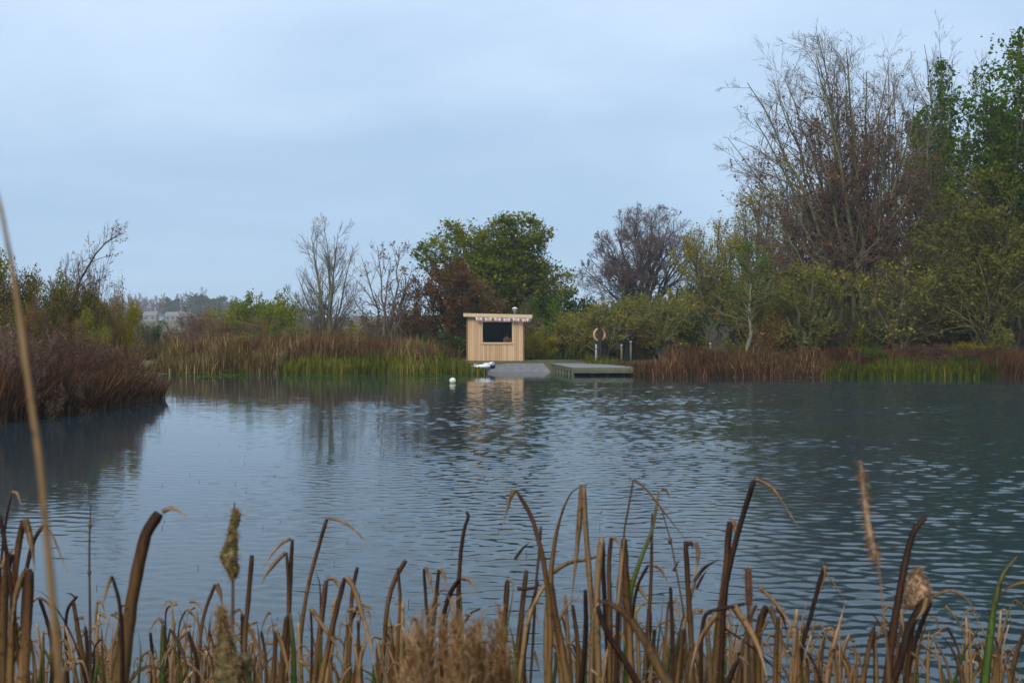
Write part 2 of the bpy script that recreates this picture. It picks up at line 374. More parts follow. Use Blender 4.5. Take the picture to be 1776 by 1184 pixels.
def fan(rng, n, H, spread=30, r=0.08, K=8, base=0.15, up=0.12, jit=0.06, hvar=0.25, smin=0):
    """n stems rising from one base; spread is the starting lean in degrees"""
    P = np.empty((n, K, 3)); az = (np.arange(n) + rng.random(n)) / n * 2 * PI
    le = np.radians(smin + (spread - smin) * np.sqrt(rng.random(n)))
    d = np.stack([np.sin(le) * np.cos(az), np.sin(le) * np.sin(az), np.cos(le)], -1)
    P[:, 0] = np.stack([np.cos(az) * base * rng.random(n), np.sin(az) * base * rng.random(n), np.full(n, -0.15)], -1)
    Ls = H * (1 - hvar * rng.random(n)) / np.maximum(np.cos(le) * 0.5 + 0.5, 0.4)
    for k in range(1, K):
        d = unit(d + np.array([0, 0, up]) + rng.normal(size=(n, 3)) * jit); P[:, k] = P[:, k - 1] + d * (Ls / (K - 1))[:, None]
    Rd = r * (0.6 + 0.5 * rng.random(n))[:, None] * np.linspace(1, 0.18, K)[None, :]
    return P, Rd
def leaves_on(P, rng, per, size, jit=0.1, t0=0.2, flat=0.0, asp=0.6, svar=0.4):
    Nn, K, _ = P.shape; cnt = rng.poisson(per, Nn); idx = np.repeat(np.arange(Nn), cnt); Mm = len(idx)
    t = t0 + (1 - t0) * rng.random(Mm); f = t * (K - 1); i0 = np.minimum(f.astype(int), K - 2); fr = (f - i0)[:, None]
    c = P[idx, i0] * (1 - fr) + P[idx, i0 + 1] * fr + rng.normal(size=(Mm, 3)) * jit
    return leaf_quads(c, rng, size, flat, asp, svar)
def leaf_quads(c, rng, size, flat=0.0, asp=0.6, svar=0.4, droop=0.0):
    Mm = len(c)
    a = unit(rng.normal(size=(Mm, 3)) * np.array([1, 1, 1 - flat]) + np.array([0, 0, -droop]))
    b = unit(np.cross(a, rng.normal(size=(Mm, 3)) * np.array([1 - flat, 1 - flat, 1]) + np.array([0, 0, flat])))
    s = (size * (1 + svar * rng.normal(size=Mm))).clip(size * 0.4, size * 2)[:, None]
    nrm = np.cross(a, b) * s * 0.12
    V = np.stack([c - a * s * 0.5, c + b * s * asp * 0.5 + nrm, c + a * s * 0.5, c - b * s * asp * 0.5 + nrm], 1).reshape(-1, 3)
    F = np.arange(Mm * 4).reshape(-1, 4)
    return V, F
def clump_tint(V, rng, amp=0.22, sc_=0.9):
    """leaf colour varies from spray to spray and from leaf to leaf"""
    c = V.reshape(-1, 4, 3).mean(1); ph = rng.random(6) * 6.28
    s = (np.sin(c[:, 0] * sc_ + ph[0]) + np.sin(c[:, 1] * sc_ * 1.1 + ph[1]) + np.sin(c[:, 2] * sc_ * 1.3 + ph[2]) + np.sin((c[:, 0] + c[:, 2]) * sc_ * 2.1 + ph[3])) / 4
    return np.clip(0.5 + s * amp * 1.6 + rng.normal(size=len(c)) * amp, 0, 1)

def plant(name, root_loc, trunk, crown, foliage, matT, matC, matL, label, cat, group=None, rz=0, seed=0, tname='trunk', S=6):
    """trunk/crown: lists of (P, Rd); foliage: (V, F, tint) or None"""
    r = empty(name, root_loc, rz); tag(r, label, cat, group)
    V, F = join_vf([tubes(P, Rd, S) for P, Rd in trunk]); link(tname, np_mesh(tname, V, F, mat=matT, smooth=True), r)
    if crown:
        parts = [tubes(P, Rd, 4 if i == 0 else 3) for i, (P, Rd) in enumerate(crown)]
        V, F = join_vf(parts); link('crown', np_mesh('crown', V, F, mat=matC, smooth=True), r)
    if foliage is not None:
        V, F, t_ = foliage; link('foliage', np_mesh('foliage', V, F, tint=t_, mat=matL), r)
    return r
def place(proto, loc, scale, rz, label=None, cat=None, group=None, first=None):
    o = copy_tree(proto); o.location = loc; o.rotation_euler = (0, 0, rz)
    o.scale = scale if hasattr(scale, '__len__') else (scale,) * 3
    if label: o['label'] = label
    if cat: o['category'] = cat
    if group: o['group'] = group
    return o
def drop(root):
    for ch in list(root.children): drop(ch)
    bpy.data.objects.remove(root)
# ------------------------------------------------------------------ trees built one by one
def stems_to(tips, rng, r=0.12, K=10, out=0.45, base=0.25, jit=0.10):
    """stems from a common foot to given tips (local metres)"""
    tips = np.asarray(tips, float); n = len(tips); tt = np.linspace(0, 1, K)[None, :, None]
    b = np.concatenate([rng.normal(size=(n, 2)) * base, np.full((n, 1), -0.2)], 1)
    c = np.stack([tips[:, 0] * out, tips[:, 1] * out, tips[:, 2] * 0.52], -1) + rng.normal(size=(n, 3)) * 0.25
    P = (1 - tt) ** 2 * b[:, None] + 2 * tt * (1 - tt) * c[:, None] + tt ** 2 * tips[:, None]
    P[:, 1:-1] += rng.normal(size=(n, K - 2, 3)) * jit * np.array([1, 1, .4])
    H = tips[:, 2]; Rd = (r * (H / H.max()) ** 0.8 * (0.75 + 0.4 * rng.random(n)))[:, None] * (np.linspace(1, 0.10, K) ** 0.9)[None, :]
    return P, Rd
def near_ell(V, e, rng, soft=0.35):
    c = V.reshape(-1, 4, 3).mean(1); e = np.asarray(e, float)
    q = np.sqrt((((c - e[:3]) / e[3:]) ** 2).sum(1)) + rng.normal(size=len(c)) * soft
    return q < 1
def sub(V, keep): return V.reshape(-1, 4, 3)[keep].reshape(-1, 3), np.arange(int(keep.sum()) * 4).reshape(-1, 4)

def loc_on(px, Y): x = X(px, Y); return (x, Y, GZ(x, Y))

# --- tall multi-stemmed poplar on the right
Y0 = 68; L0 = loc_on(1492, Y0); rng = np.random.default_rng(11)
def tip(px, py, dy, Y=Y0, B=L0): return (X(px, Y) - B[0], dy, Z(py, Y) - B[2])
tips = [tip(1375, 125, 2), tip(1400, 108, -2), tip(1320, 195, 2), tip(1303, 265, -2), tip(1512, 118, 1), tip(1532, 140, -2), tip(1465, 118, 0), tip(1585, 180, 1.5), tip(1345, 175, -1), tip(1430, 85, 2),
        tip(1418, 62, 0), tip(1350, 130, 1.5), tip(1290, 150, -1), tip(1268, 235, 1), tip(1285, 330, -2), tip(1455, 95, -1.5), tip(1488, 92, 2), tip(1545, 112, 0.5),
        tip(1570, 190, -1.5), tip(1605, 270, 1), tip(1390, 210, -2), tip(1520, 180, -2.5), tip(1330, 420, 1.5), tip(1440, 170, 2.5), tip(1560, 330, -2), tip(1620, 420, 0.5), tip(1470, 240, -2)]
P0, r0 = stems_to(tips, rng, 0.20, 12, 0.36, 0.45)
P1, r1 = grow(P0, r0, rng, 17, 0.16, 1.0, (22, 60), 0.25, 5, 0.10, 0.04, 0.55, 0.013, 0.50)
P2, r2 = grow(P1, r1, rng, 8, 0.15, 1, (22, 58), 0.50, 3, 0.12, 0.04, 0.6, 0.010)
P3, r3 = grow(P2, r2, rng, 5, 0.15, 1, (20, 60), 0.55, 2, 0.12, 0.05, 0.7, 0.008)
V, F = leaves_on(P3, rng, 1.4, 0.15, 0.10)
k = near_ell(V, (tip(1470, 380, 0)[0], 0, tip(1480, 370, 0)[2], 5.4, 4.8, 6.0), rng, 0.30); V, F = sub(V, k)
plant('poplar_tree', L0, [(P0, r0)], [(P1, r1), (P2, r2), (P3, r3)], (V, F, clump_tint(V, rng)), M['bark_green'], M['twig_brown'], M['lf_redbrown'],
      'tallest, nearly bare many-stemmed tree holding brown leaves in its middle', 'tree')

# --- bare poplars whose thin tops stand up behind it
for i, (px, Y, py, sd, lab) in enumerate([(1545, 86, 92, 21, 'bare tree top showing just right of the tallest tree'), (1636, 90, 88, 22, 'bare tree top standing behind the bright green alder'),
                                          (1440, 84, 150, 23, 'bare brown tree half hidden behind the tallest many-stemmed tree')]):
    rng = np.random.default_rng(sd); B = loc_on(px, Y); H = Z(py, Y) - B[2]
    tips = [(rng.normal() * 1.6, rng.normal() * 1.5, H * (1 - 0.22 * rng.random() * (j > 0))) for j in range(6)]
    P0, r0 = stems_to(tips, rng, 0.16, 10, 0.3, 0.2)
    P1, r1 = grow(P0, r0, rng, 16, 0.3, 0.98, (20, 46), 0.24, 5, 0.08, 0.10, 0.5, 0.014)
    P2, r2 = grow(P1, r1, rng, 8, 0.15, 1, (20, 45), 0.48, 3, 0.1, 0.1, 0.6, 0.011)
    P3, r3 = grow(P2, r2, rng, 5, 0.2, 1, (20, 45), 0.5, 2, 0.1, 0.1, 0.7, 0.009)
    plant('bare_tree', B, [(P0, r0)], [(P1, r1), (P2, r2), (P3, r3)], None, M['bark_grey'], M['twig_brown'], None, lab, 'tree', 'bare trees behind the right bank')

# --- leafy trees, one builder
def leafy(name, px, Y, py, width, seed, leaf, bark, twig, label, dens=6, size=0.2, stems=3, n1=16, n2=8, upw=0.08, ang=(35, 65), lr=0.34, t0=0.25, group=None, cat='tree', shape=None, lean=0.0, r=0.16, n3=0, jit=0.14):
    rng = np.random.default_rng(seed); B = loc_on(px, Y); H = Z(py, Y) - B[2]
    if shape is None: ells = [(0, 0, H * 0.58, width / 2, width / 2, H * 0.43)]
    else: ells = [((X(a, Y) - B[0]), 0, Z(b, Y) - B[2], c / FPX * Y, c / FPX * Y * 0.9, d / FPX * Y) for a, b, c, d in shape]
    tips = []
    for j in range(stems):
        e = ells[j % len(ells)]; a = j * 2.4 + rng.random() * 0.8; q = 0.0 if stems == 1 else (0.12 if j == 0 else 0.85 * math.sqrt(rng.random()))
        tips.append((e[0] + e[3] * q * math.cos(a) + lean, e[4] * q * math.sin(a), e[2] + e[5] * math.sqrt(1 - q * q) * (0.97 if j == 0 else rng.uniform(0.45, 0.95))))
    P0, r0 = stems_to(tips, rng, r, 9, 0.35, 0.12)
    P1, r1 = grow(P0, r0, rng, n1, t0, 0.98, ang, lr, 6, 0.14, upw, 0.5, 0.014, 0.45, ells)
    P2, r2 = grow(P1, r1, rng, n2, 0.2, 1, (25, 60), 0.48, 3, 0.15, upw * 0.6, 0.6, 0.010, 0.4, None)
    tw = P2; cr_ = [(P1, r1), (P2, r2)]
    if n3:
        P3, r3 = grow(P2, r2, rng, n3, 0.2, 1, (25, 60), 0.5, 3, 0.15, 0.03, 0.7, 0.007); tw = P3; cr_.append((P3, r3))
    fol = None
    if leaf:
        V, F = leaves_on(tw, rng, dens, size, jit); fol = (V, F, clump_tint(V, rng, 0.2, 0.8))
    return plant(name, B, [(P0, r0)], cr_, fol, M[bark], M[twig], M[leaf] if leaf else None, label, cat, group)

RB = 'trees along the right bank'
leafy('alder_tree', 1630, 76, 108, 5.6, 31, 'lf_green', 'bark_grey', 'twig_grey', 'slim bright green tree reaching up between two bare tops', 8, 0.22, 7, 20, 8, 0.30, (18, 42), 0.20, 0.40, RB, jit=0.16)
leafy('alder_tree', 1756, 64, 66, 8.0, 32, 'lf_green', 'bark_grey', 'twig_grey', 'tall dense green tree at the right edge of the picture', 10, 0.22, 9, 28, 9, 0.10, (30, 65), 0.28, 0.12, RB, jit=0.2)
leafy('willow_tree', 1705, 62.5, 300, 8.0, 33, 'lf_olive', 'bark_dark', 'twig_olive', 'yellow-green rounded tree below the tall green one', 7, 0.18, 9, 22, 9, 0.05, (35, 70), 0.34, 0.1, RB, jit=0.2)
leafy('willow_tree', 1598, 73, 225, 7.6, 34, 'lf_olive', 'bark_green', 'twig_brown', 'olive-brown leafy tree between the tallest tree and the alder', 3, 0.16, 10, 20, 9, 0.12, (24, 55), 0.26, 0.12, RB)
leafy('willow_tree', 1378, 74, 268, 7.6, 35, 'lf_yellow', 'bark_green', 'twig_brown', 'yellowish brown tree standing left of the tallest tree', 2.5, 0.15, 10, 20, 9, 0.10, (24, 55), 0.26, 0.12, RB)
leafy('willow_tree', 1238, 75, 380, 6.6, 36, 'lf_yellow', 'bark_green', 'twig_olive', 'pale yellow-olive willow beside the bare domed oak', 2.6, 0.13, 16, 18, 9, 0.14, (16, 42), 0.26, 0.15, RB)
leafy('willow_tree', 1312, 79, 318, 6.6, 37, 'lf_olive', 'bark_green', 'twig_olive', 'thin olive willow between the pale willow and the yellowish brown tree', 2.2, 0.14, 14, 18, 9, 0.12, (18, 46), 0.26, 0.15, RB)
leafy('birch_tree', 1298, 64.5, 425, 5.4, 38, 'lf_green', 'bark_pale', 'twig_olive', 'small green tree with one pale slender trunk above the red reeds', 3, 0.13, 1, 60, 9, 0.08, (40, 70), 0.36, 0.32, RB, r=0.13)
leafy('willow_tree', 1150, 70, 505, 7.2, 39, 'lf_olive', 'bark_green', 'twig_olive', 'low tangled olive willow below the bare domed oak', 3, 0.13, 14, 14, 9, -0.02, (20, 60), 0.32, 0.2, RB)
leafy('willow_tree', 1048, 69, 520, 6.0, 40, 'lf_olive', 'bark_dark', 'twig_olive', 'low willow with dark arching limbs behind the lifebuoy', 2.5, 0.13, 12, 14, 9, -0.04, (20, 60), 0.34, 0.2, RB)
leafy('willow_tree', 1405, 64.5, 460, 6.6, 41, 'lf_olive', 'bark_green', 'twig_olive', 'bushy olive tree at the left foot of the tallest tree', 4, 0.14, 11, 16, 9, 0.03, (20, 60), 0.30, 0.1, RB)
leafy('willow_tree', 1560, 64, 450, 7.4, 42, 'lf_olive', 'bark_green', 'twig_brown', 'dark bushy tree at the right foot of the tallest tree', 4, 0.15, 11, 16, 9, 0.03, (20, 60), 0.30, 0.1, RB)
leafy('willow_tree', 1480, 80, 330, 8.0, 43, 'lf_olive', 'bark_green', 'twig_brown', 'olive tree filling in behind the stems of the tallest tree', 2, 0.16, 10, 18, 8, 0.08, (24, 60), 0.28, 0.1, RB)
leafy('willow_tree', 1665, 82, 265, 8.0, 44, 'lf_green', 'bark_green', 'twig_olive', 'loose green tree behind the brown one and the alder', 3, 0.18, 9, 18, 8, 0.08, (24, 60), 0.28, 0.1, RB)

# --- the bare domed oak
B = loc_on(1118, 100); rng = np.random.default_rng(50); sp = 100 / FPX
ells = [(0.3, 0, Z(452, 100) - B[2], 104 * sp, 5.4, 100 * sp), (-66 * sp, 0, Z(497, 100) - B[2], 66 * sp, 4.5, 66 * sp), (70 * sp, 0, Z(440, 100) - B[2], 40 * sp, 3.5, 58 * sp)]
tk = np.array([[(0, 0, -0.2), (0.1, 0, 1.2), (-0.1, 0.1, 2.4), (0.05, 0, 3.4), (0.1, 0.05, 4.6)]]); tr = np.array([[0.60, 0.50, 0.46, 0.42, 0.30]])
tp_ = []
for j in range(30):                                   # limbs fan out to a dome
    q = (j + 0.5) / 30; el = math.asin(1 - 0.98 * q); a = j * 2.39996; e = ells[0] if j % 4 else ells[1]
    tp_.append((e[0] + 0.82 * e[3] * math.cos(el) * math.cos(a), 0.82 * e[4] * math.cos(el) * math.sin(a), e[2] + 0.82 * e[5] * math.sin(el) - 3.4))
P1, r1 = stems_to(tp_, rng, 0.20, 9, 0.62, 0.10, 0.22); P1[:, :, 2] += 3.4; r1 = np.maximum(r1, 0.03)
P2, r2 = grow(P1, r1, rng, 7, 0.25, 1, (25, 60), 0.40, 5, 0.20, 0.07, 0.55, 0.024, 0.4, ells)
P3, r3 = grow(P2, r2, rng, 6, 0.2, 1, (25, 60), 0.5, 4, 0.18, 0.08, 0.55, 0.015, 0.4, ells)
P4, r4 = grow(P3, r3, rng, 7, 0.2, 1, (20, 55), 0.60, 2, 0.16, 0.10, 0.6, 0.012, 0.3, ells)
P5, r5 = grow(P4, r4, rng, 3, 0.3, 1, (20, 50), 0.6, 2, 0.1, 0.1, 0.7, 0.009, 0.3)
plant('oak_tree', B, [(tk, tr), (P1, r1), (P2, r2)], [(P3, r3), (P4, r4), (P5, r5)], None, M['bark_dark'], M['twig_purple'], None, 'bare domed oak with gnarled dark limbs and purplish twigs', 'tree', tname='trunk')

# --- the green oak behind the hut
OAK = [(786, 430, 62, 47), (896, 412, 56, 40), (848, 490, 82, 46), (948, 492, 54, 46), (880, 525, 100, 40), (905, 550, 80, 40), (758, 448, 36, 30), (934, 402, 24, 20), (905, 455, 50, 40), (800, 470, 60, 40), (844, 436, 52, 40), (968, 505, 34, 40), (735, 440, 22, 20)]
B = loc_on(868, 90); rng = np.random.default_rng(51); sp = 90 / FPX
ells = [(X(a, 90) - B[0], rng.uniform(-1.2, 1.2), Z(b, 90) - B[2], c * sp, max(c, 45) * sp, d * sp) for a, b, c, d in OAK]
tips = [(e[0] * 0.9, e[1] + rng.normal() * 0.8, e[2] + e[5] * 0.3) for e in ells]
P0, r0 = stems_to(tips, rng, 0.34, 9, 0.30, 0.2, 0.12)
P1, r1 = grow(P0, r0, rng, 30, 0.3, 1, (30, 80), 0.5, 5, 0.16, 0.04, 0.5, 0.02, 0.3, ells)
P2, r2 = grow(P1, r1, rng, 9, 0.2, 1, (30, 70), 0.5, 2, 0.16, 0.04, 0.5, 0.012, 0.3, ells)
V, F = leaves_on(P2, rng, 11, 0.24, 0.20, 0.1, 0.2)
tn = clump_tint(V, rng, 0.17, 0.7); zc = V.reshape(-1, 4, 3).mean(1)
plant('oak_tree', B, [(P0, r0)], [(P1, r1), (P2, r2)], (V, F, tn), M['bark_dark'], M['bark_dark'], M['lf_oak'], 'big round-headed green oak behind the wooden hut', 'tree')

# --- two bare trees and the dark red-brown tree left of the hut
B = loc_on(566, 73); rng = np.random.default_rng(52)
def tp(px, py, dy, Y, B): return (X(px, Y) - B[0], dy, Z(py, Y) - B[2])
tips = [tp(a, b, c, 73, B) for a, b, c in [(562, 395, 0), (535, 405, 1), (590, 410, -1), (510, 470, .5), (612, 440, -.5), (548, 430, -1.5), (578, 425, 1.5), (500, 505, -1), (615, 500, 1), (525, 520, -1.5)]]
P0, r0 = stems_to(tips, rng, 0.13, 9, 0.34, 0.12, 0.05)
P1, r1 = grow(P0, r0, rng, 15, 0.1, 0.98, (22, 48), 0.34, 5, 0.07, 0.09, 0.5, 0.013)
P2, r2 = grow(P1, r1, rng, 9, 0.15, 1, (20, 45), 0.48, 3, 0.08, 0.08, 0.6, 0.010)
P3, r3 = grow(P2, r2, rng, 3, 0.2, 1, (20, 45), 0.5, 2, 0.08, 0.06, 0.7, 0.008)
lo_t = [(math.cos(a) * 2.6, math.sin(a) * 2.0, 1.1 + 0.9 * (j % 3) / 2) for j, a in enumerate(np.linspace(0, 6.0, 14))]
Pb, rb = stems_to(lo_t, rng, 0.05, 6, 0.5, 0.1, 0.08); Pb2, rb2 = grow(Pb, rb, rng, 10, 0.2, 1, (20, 60), 0.4, 3, 0.12, 0.05, 0.6, 0.007)
plant('bare_tree', B, [(P0, r0)], [(P1, r1), (P2, r2), (P3, r3), (Pb, rb), (Pb2, rb2)], None, M['bark_green'], M['twig_grey'], None, 'slender bare tree with mossy green stems, left of two', 'tree', 'bare trees left of the hut')
B = loc_on(672, 72); rng = np.random.default_rng(53)
tips = [tp(a, b, c, 72, B) for a, b, c in [(655, 428, 0), (690, 425, 1), (630, 445, -1), (715, 455, .5), (610, 490, -.5), (735, 490, -1.5), (672, 440, 1.5), (605, 530, -1), (700, 470, 1)]]
P0, r0 = stems_to(tips, rng, 0.12, 9, 0.42, 0.12, 0.10)
P1, r1 = grow(P0, r0, rng, 13, 0.12, 0.98, (25, 60), 0.34, 5, 0.12, 0.06, 0.5, 0.011)
P2, r2 = grow(P1, r1, rng, 9, 0.15, 1, (25, 60), 0.48, 3, 0.12, 0.05, 0.6, 0.012)
V, F = leaves_on(P2, rng, 1.1, 0.15, 0.07); k = V.reshape(-1, 4, 3).mean(1)[:, 0] + rng.normal(size=len(F)) * 1.2 > -0.6; V, F = sub(V, k)
plant('bare_tree', B, [(P0, r0)], [(P1, r1), (P2, r2)], (V, F, clump_tint(V, rng)), M['bark_grey'], M['twig_brown'], M['lf_red'], 'spreading tree with a few red-brown leaves left, right of two bare ones', 'tree', 'bare trees left of the hut')
leafy('hawthorn_tree', 786, 75, 462, 7.0, 54, 'lf_redbrown', 'bark_dark', 'twig_brown', 'dark red-brown leafy tree at the left shoulder of the hut', 12, 0.15, 5, 22, 10, 0.04, (30, 70), 0.36, 0.12, None, jit=0.16)

# ------------------------------------------------------------------ shrub prototypes (about 3 m tall), copied around the banks
def shrub_proto(name, seed, leaf, twig, stems=14, spread=55, n1=12, n2=6, dens=4, size=0.13, up=0.10, H=3.0, jit=0.12, lr=0.40, n3=0):
    rng = np.random.default_rng(seed)
    P0, r0 = fan(rng, stems, H, spread, 0.035, 7, 0.35, up, 0.08, 0.4)
    P1, r1 = grow(P0, r0, rng, n1, 0.12, 0.98, (20, 55), lr, 4, 0.12, 0.06, 0.55, 0.009)
    P2, r2 = grow(P1, r1, rng, n2, 0.15, 1, (20, 60), 0.48, 3, 0.14, 0.04, 0.65, 0.007)
    cr_ = [(P1, r1), (P2, r2)]; tw = P2
    if n3: P3, r3 = grow(P2, r2, rng, n3, 0.2, 1, (20, 60), 0.5, 2, 0.14, 0.04, 0.65, 0.006); cr_.append((P3, r3))
    fol = None
    if leaf: V, F = leaves_on(tw, rng, dens, size, jit); fol = (V, F, clump_tint(V, rng, 0.2, 1.3))
    return plant(name, (0, 0, -500), [(P0, r0)], cr_, fol, M[twig], M[twig], M[leaf] if leaf else None, 'x', 'shrub', tname='stems', S=4)
PR = {
    'olive': [shrub_proto('olive_shrub', 61, 'lf_olive', 'twig_olive', dens=4), shrub_proto('olive_shrub', 62, 'lf_olive', 'twig_brown', stems=18, spread=40, dens=3, up=0.16)],
    'dark': [shrub_proto('evergreen_shrub', 63, 'lf_dark', 'bark_dark', dens=7, size=0.15, stems=16, spread=60), shrub_proto('evergreen_shrub', 64, 'lf_dark', 'bark_dark', dens=6, size=0.14, stems=12, spread=45)],
    'yellow': [shrub_proto('yellow_shrub', 65, 'lf_yellow', 'twig_olive', dens=9, size=0.12, stems=20, spread=60, up=0.06, jit=0.16)],
    'bramble': [shrub_proto('bramble_shrub', 66, 'lf_purple', 'twig_red', dens=7, size=0.10, stems=22, spread=75, up=-0.02, H=2.6), shrub_proto('bramble_shrub', 67, 'lf_purple', 'twig_purple', dens=3, size=0.11, stems=20, spread=60, up=0.03)],
    'red': [shrub_proto('dogwood_shrub', 68, 'lf_red', 'twig_red', dens=5, size=0.09, stems=24, spread=62, up=0.04, n1=12)],
    'bare': [shrub_proto('bare_shrub', 69, None, 'twig_brown', stems=16, spread=45, up=0.14, n3=3), shrub_proto('bare_shrub', 70, None, 'twig_grey', stems=16, spread=50, up=0.10, n3=3)],
    'green': [shrub_proto('green_shrub', 71, 'lf_green', 'twig_olive', dens=6, size=0.13, stems=14, spread=50)],
    'lime': [shrub_proto('lime_shrub', 72, 'lf_lime', 'twig_olive', dens=14, size=0.16, stems=26, spread=75, up=0.04, jit=0.2)],
    'brown': [shrub_proto('hawthorn_shrub', 73, 'lf_brown', 'twig_brown', dens=4, size=0.12, stems=14, spread=50), shrub_proto('hawthorn_shrub', 74, 'lf_brown', 'twig_purple', dens=3, size=0.12, stems=16, spread=42, up=0.14)],
}
PR['fine_brown'] = [shrub_proto('hawthorn_shrub', 76, 'lf_brown', 'twig_brown', dens=7, size=0.062, stems=18, spread=52, n1=14, n2=7)]
PR['fine_olive'] = [shrub_proto('olive_shrub', 77, 'lf_olive', 'twig_olive', dens=14, size=0.068, stems=18, spread=52, n1=14, n2=7)]
PR['fine_yellow'] = [shrub_proto('yellow_shrub', 78, 'lf_yellow', 'twig_olive', dens=20, size=0.070, stems=20, spread=60, up=0.06, n1=14, n2=7)]
SR = random.Random(7)
def shrub(kind, px, Y, py_top, wpx=None, label=None, group=None, sink=0.0, which=None):
    """stand a shrub at photo column px, depth Y, reaching up to photo row py_top, about wpx wide"""
    x = X(px, Y); z = GZ(x, Y) - sink; H = Z(py_top, Y) - z
    pr = SR.choice(PR[kind]) if which is None else PR[kind][which]
    sz = H / 3.0; sx = sz if wpx is None else (wpx / FPX * Y) / 3.6
    return place(pr, (x, Y, z), (sx, sx, sz), SR.random() * 6.28, label, 'shrub', group)

# left headland, near
g = 'shrubs on the left headland'
shrub('bare', 128, 45, 418, 150, 'big bare twiggy shrub standing tallest on the left headland', g, which=0)
# the long branch that leans out of it
rng = np.random.default_rng(75); B = loc_on(110, 44.5)
Pn = np.array([[(0, 0, -0.2), (0.15, 0, 1.4), (0.3, 0, 2.8), (0.7, 0, 4.0), (1.3, 0, 5.0), (1.75, 0, 5.5), (2.1, 0.1, 5.75)]]); rn = np.array([[0.06, 0.055, 0.05, 0.042, 0.032, 0.022, 0.012]])
Q1, q1 = grow(Pn, rn, rng, 22, 0.35, 1, (20, 55), 0.22, 4, 0.12, 0.06, 0.5, 0.008); Q2, q2 = grow(Q1, q1, rng, 7, 0.2, 1, (20, 55), 0.45, 3, 0.12, 0.05, 0.6, 0.006)
V, F = leaves_on(Q2, rng, 1.0, 0.07, 0.04)
plant('hawthorn_tree', B, [(Pn, rn)], [(Q1, q1), (Q2, q2)], (V, F, clump_tint(V, rng)), M['bark_dark'], M['twig_brown'], M['lf_brown'], 'small tree whose single branch leans right over the left headland', 'tree')
shrub('fine_olive', 6, 42, 445, 150, 'pale yellow-green shrub at the left picture edge', g)
shrub('fine_brown', 60, 42, 478, 120, 'olive-brown shrub between the pale edge shrub and the bare one', g)
shrub('fine_olive', 118, 43, 480, 120, 'olive-leaved shrub under the tall bare twigs', g)
shrub('fine_brown', 160, 44, 490, 90, 'brown shrub right of the tall bare twigs', g)
shrub('fine_yellow', 192, 46, 508, 78, 'mustard yellow rounded shrub at the right end of the headland', g)
shrub('fine_olive', 150, 41, 540, 90, 'low olive shrub in front of the mustard one', g)
shrub('bramble', 90, 37, 560, 110, 'dark purplish bramble mound on the near headland', g, which=0)
shrub('red', 60, 35, 565, 110, 'dark red-stemmed shrub at the left of the headland', g)
shrub('red', 135, 38, 575, 100, 'pinkish red twiggy shrub in the middle of the headland', g)
shrub('bare', 40, 33, 560, 110, 'dense dark bare shrub low at the left picture edge', g, which=1)
shrub('dark', 30, 36, 520, 110, 'dark leafy shrub behind the low bare one at the left edge', g, which=0)
shrub('bramble', 20, 31.5, 600, 90, 'bramble hanging over the water at the left picture edge', g, which=1)
shrub('bramble', 175, 39.5, 615, 90, 'rusty bramble mound at the tip of the headland', g, which=1)
shrub('red', 200, 40.5, 625, 70, 'low red shrub next to the water at the headland tip', g)
# behind the channel
for q, (kd, px, Y, py, wp, wh, lab) in enumerate([('bramble', 150, 36.2, 578, 110, 0, 'tall dark bramble at the front of the headland'), ('red', 185, 37.2, 590, 100, None, 'red-brown rounded bush in front of the rusty mound'), ('bramble', 204, 38.4, 618, 90, 1, 'red-brown bramble bush near the headland tip'),
        ('red', 228, 38.9, 640, 70, None, 'low red bush at the very tip of the headland'), ('brown', 246, 39.2, 662, 46, 0, 'small brown bush beside the dead branch'), ('bramble', 118, 34.2, 572, 110, 1, 'bramble tangle above the water at the left of the headland'),
        ('red', 88, 32.6, 575, 110, None, 'red tangle overhanging the shaded water at left'), ('bramble', 50, 31.0, 575, 110, 0, 'dark bramble tangle at the foot of the headland'), ('brown', 200, 40.5, 590, 80, 1, 'brown bush on the headland crest below the mustard shrub'),
        ('bramble', 10, 30.0, 560, 110, 1, 'dark tangle at the lowest left edge of the bank'), ('fine_brown', 30, 33.5, 530, 110, None, 'tall russet bush at the left edge of the headland'), ('fine_brown', 95, 36.5, 555, 90, None, 'russet bush rising from the middle of the headland mound'), ('fine_olive', 165, 39.0, 572, 80, None, 'olive bush on the slope of the headland')]):
    shrub(kd, px, Y, py, wp, lab, g, which=wh)
shrub('bare', 160, 40.0, 585, 80, 'bare brown twiggy shrub on the headland crest', g, which=0)
g = 'hedge shrubs behind the left reeds'
shrub('bare', 240, 76, 535, 60, 'tall dark bare shrub right behind the mustard one', g, which=0)
shrub('dark', 258, 78, 552, 50, 'dark shrub beside the tall bare one behind the headland', g, which=1)
for i, (kd, px, Y, py, wp) in enumerate([('olive', 285, 82, 580, 60), ('bramble', 300, 88, 562, 80), ('bramble', 335, 92, 545, 90), ('bare', 352, 96, 535, 70), ('brown', 375, 90, 548, 80), ('bramble', 400, 86, 556, 90),
                                         ('olive', 425, 92, 545, 80), ('brown', 450, 88, 552, 80), ('green', 470, 84, 572, 70), ('bramble', 500, 90, 550, 90), ('olive', 520, 86, 560, 70), ('bare', 545, 90, 545, 80),
                                         ('brown', 575, 86, 556, 90), ('olive', 610, 84, 560, 90), ('brown', 640, 88, 545, 90), ('bramble', 690, 84, 548, 90), ('dark', 730, 84, 530, 90), ('brown', 712, 78, 512, 80),
                                         ('bramble', 320, 79, 578, 90), ('bramble', 370, 78, 575, 90), ('olive', 410, 77, 580, 80), ('bramble', 610, 77, 580, 90), ('brown', 540, 77, 583, 80), ('olive', 640, 74, 582, 90)]):
    HD = globals().setdefault('HD', []); HD.append((kd, px, shrub(kd, px, Y, py, wp, None, g)))
seen = {}
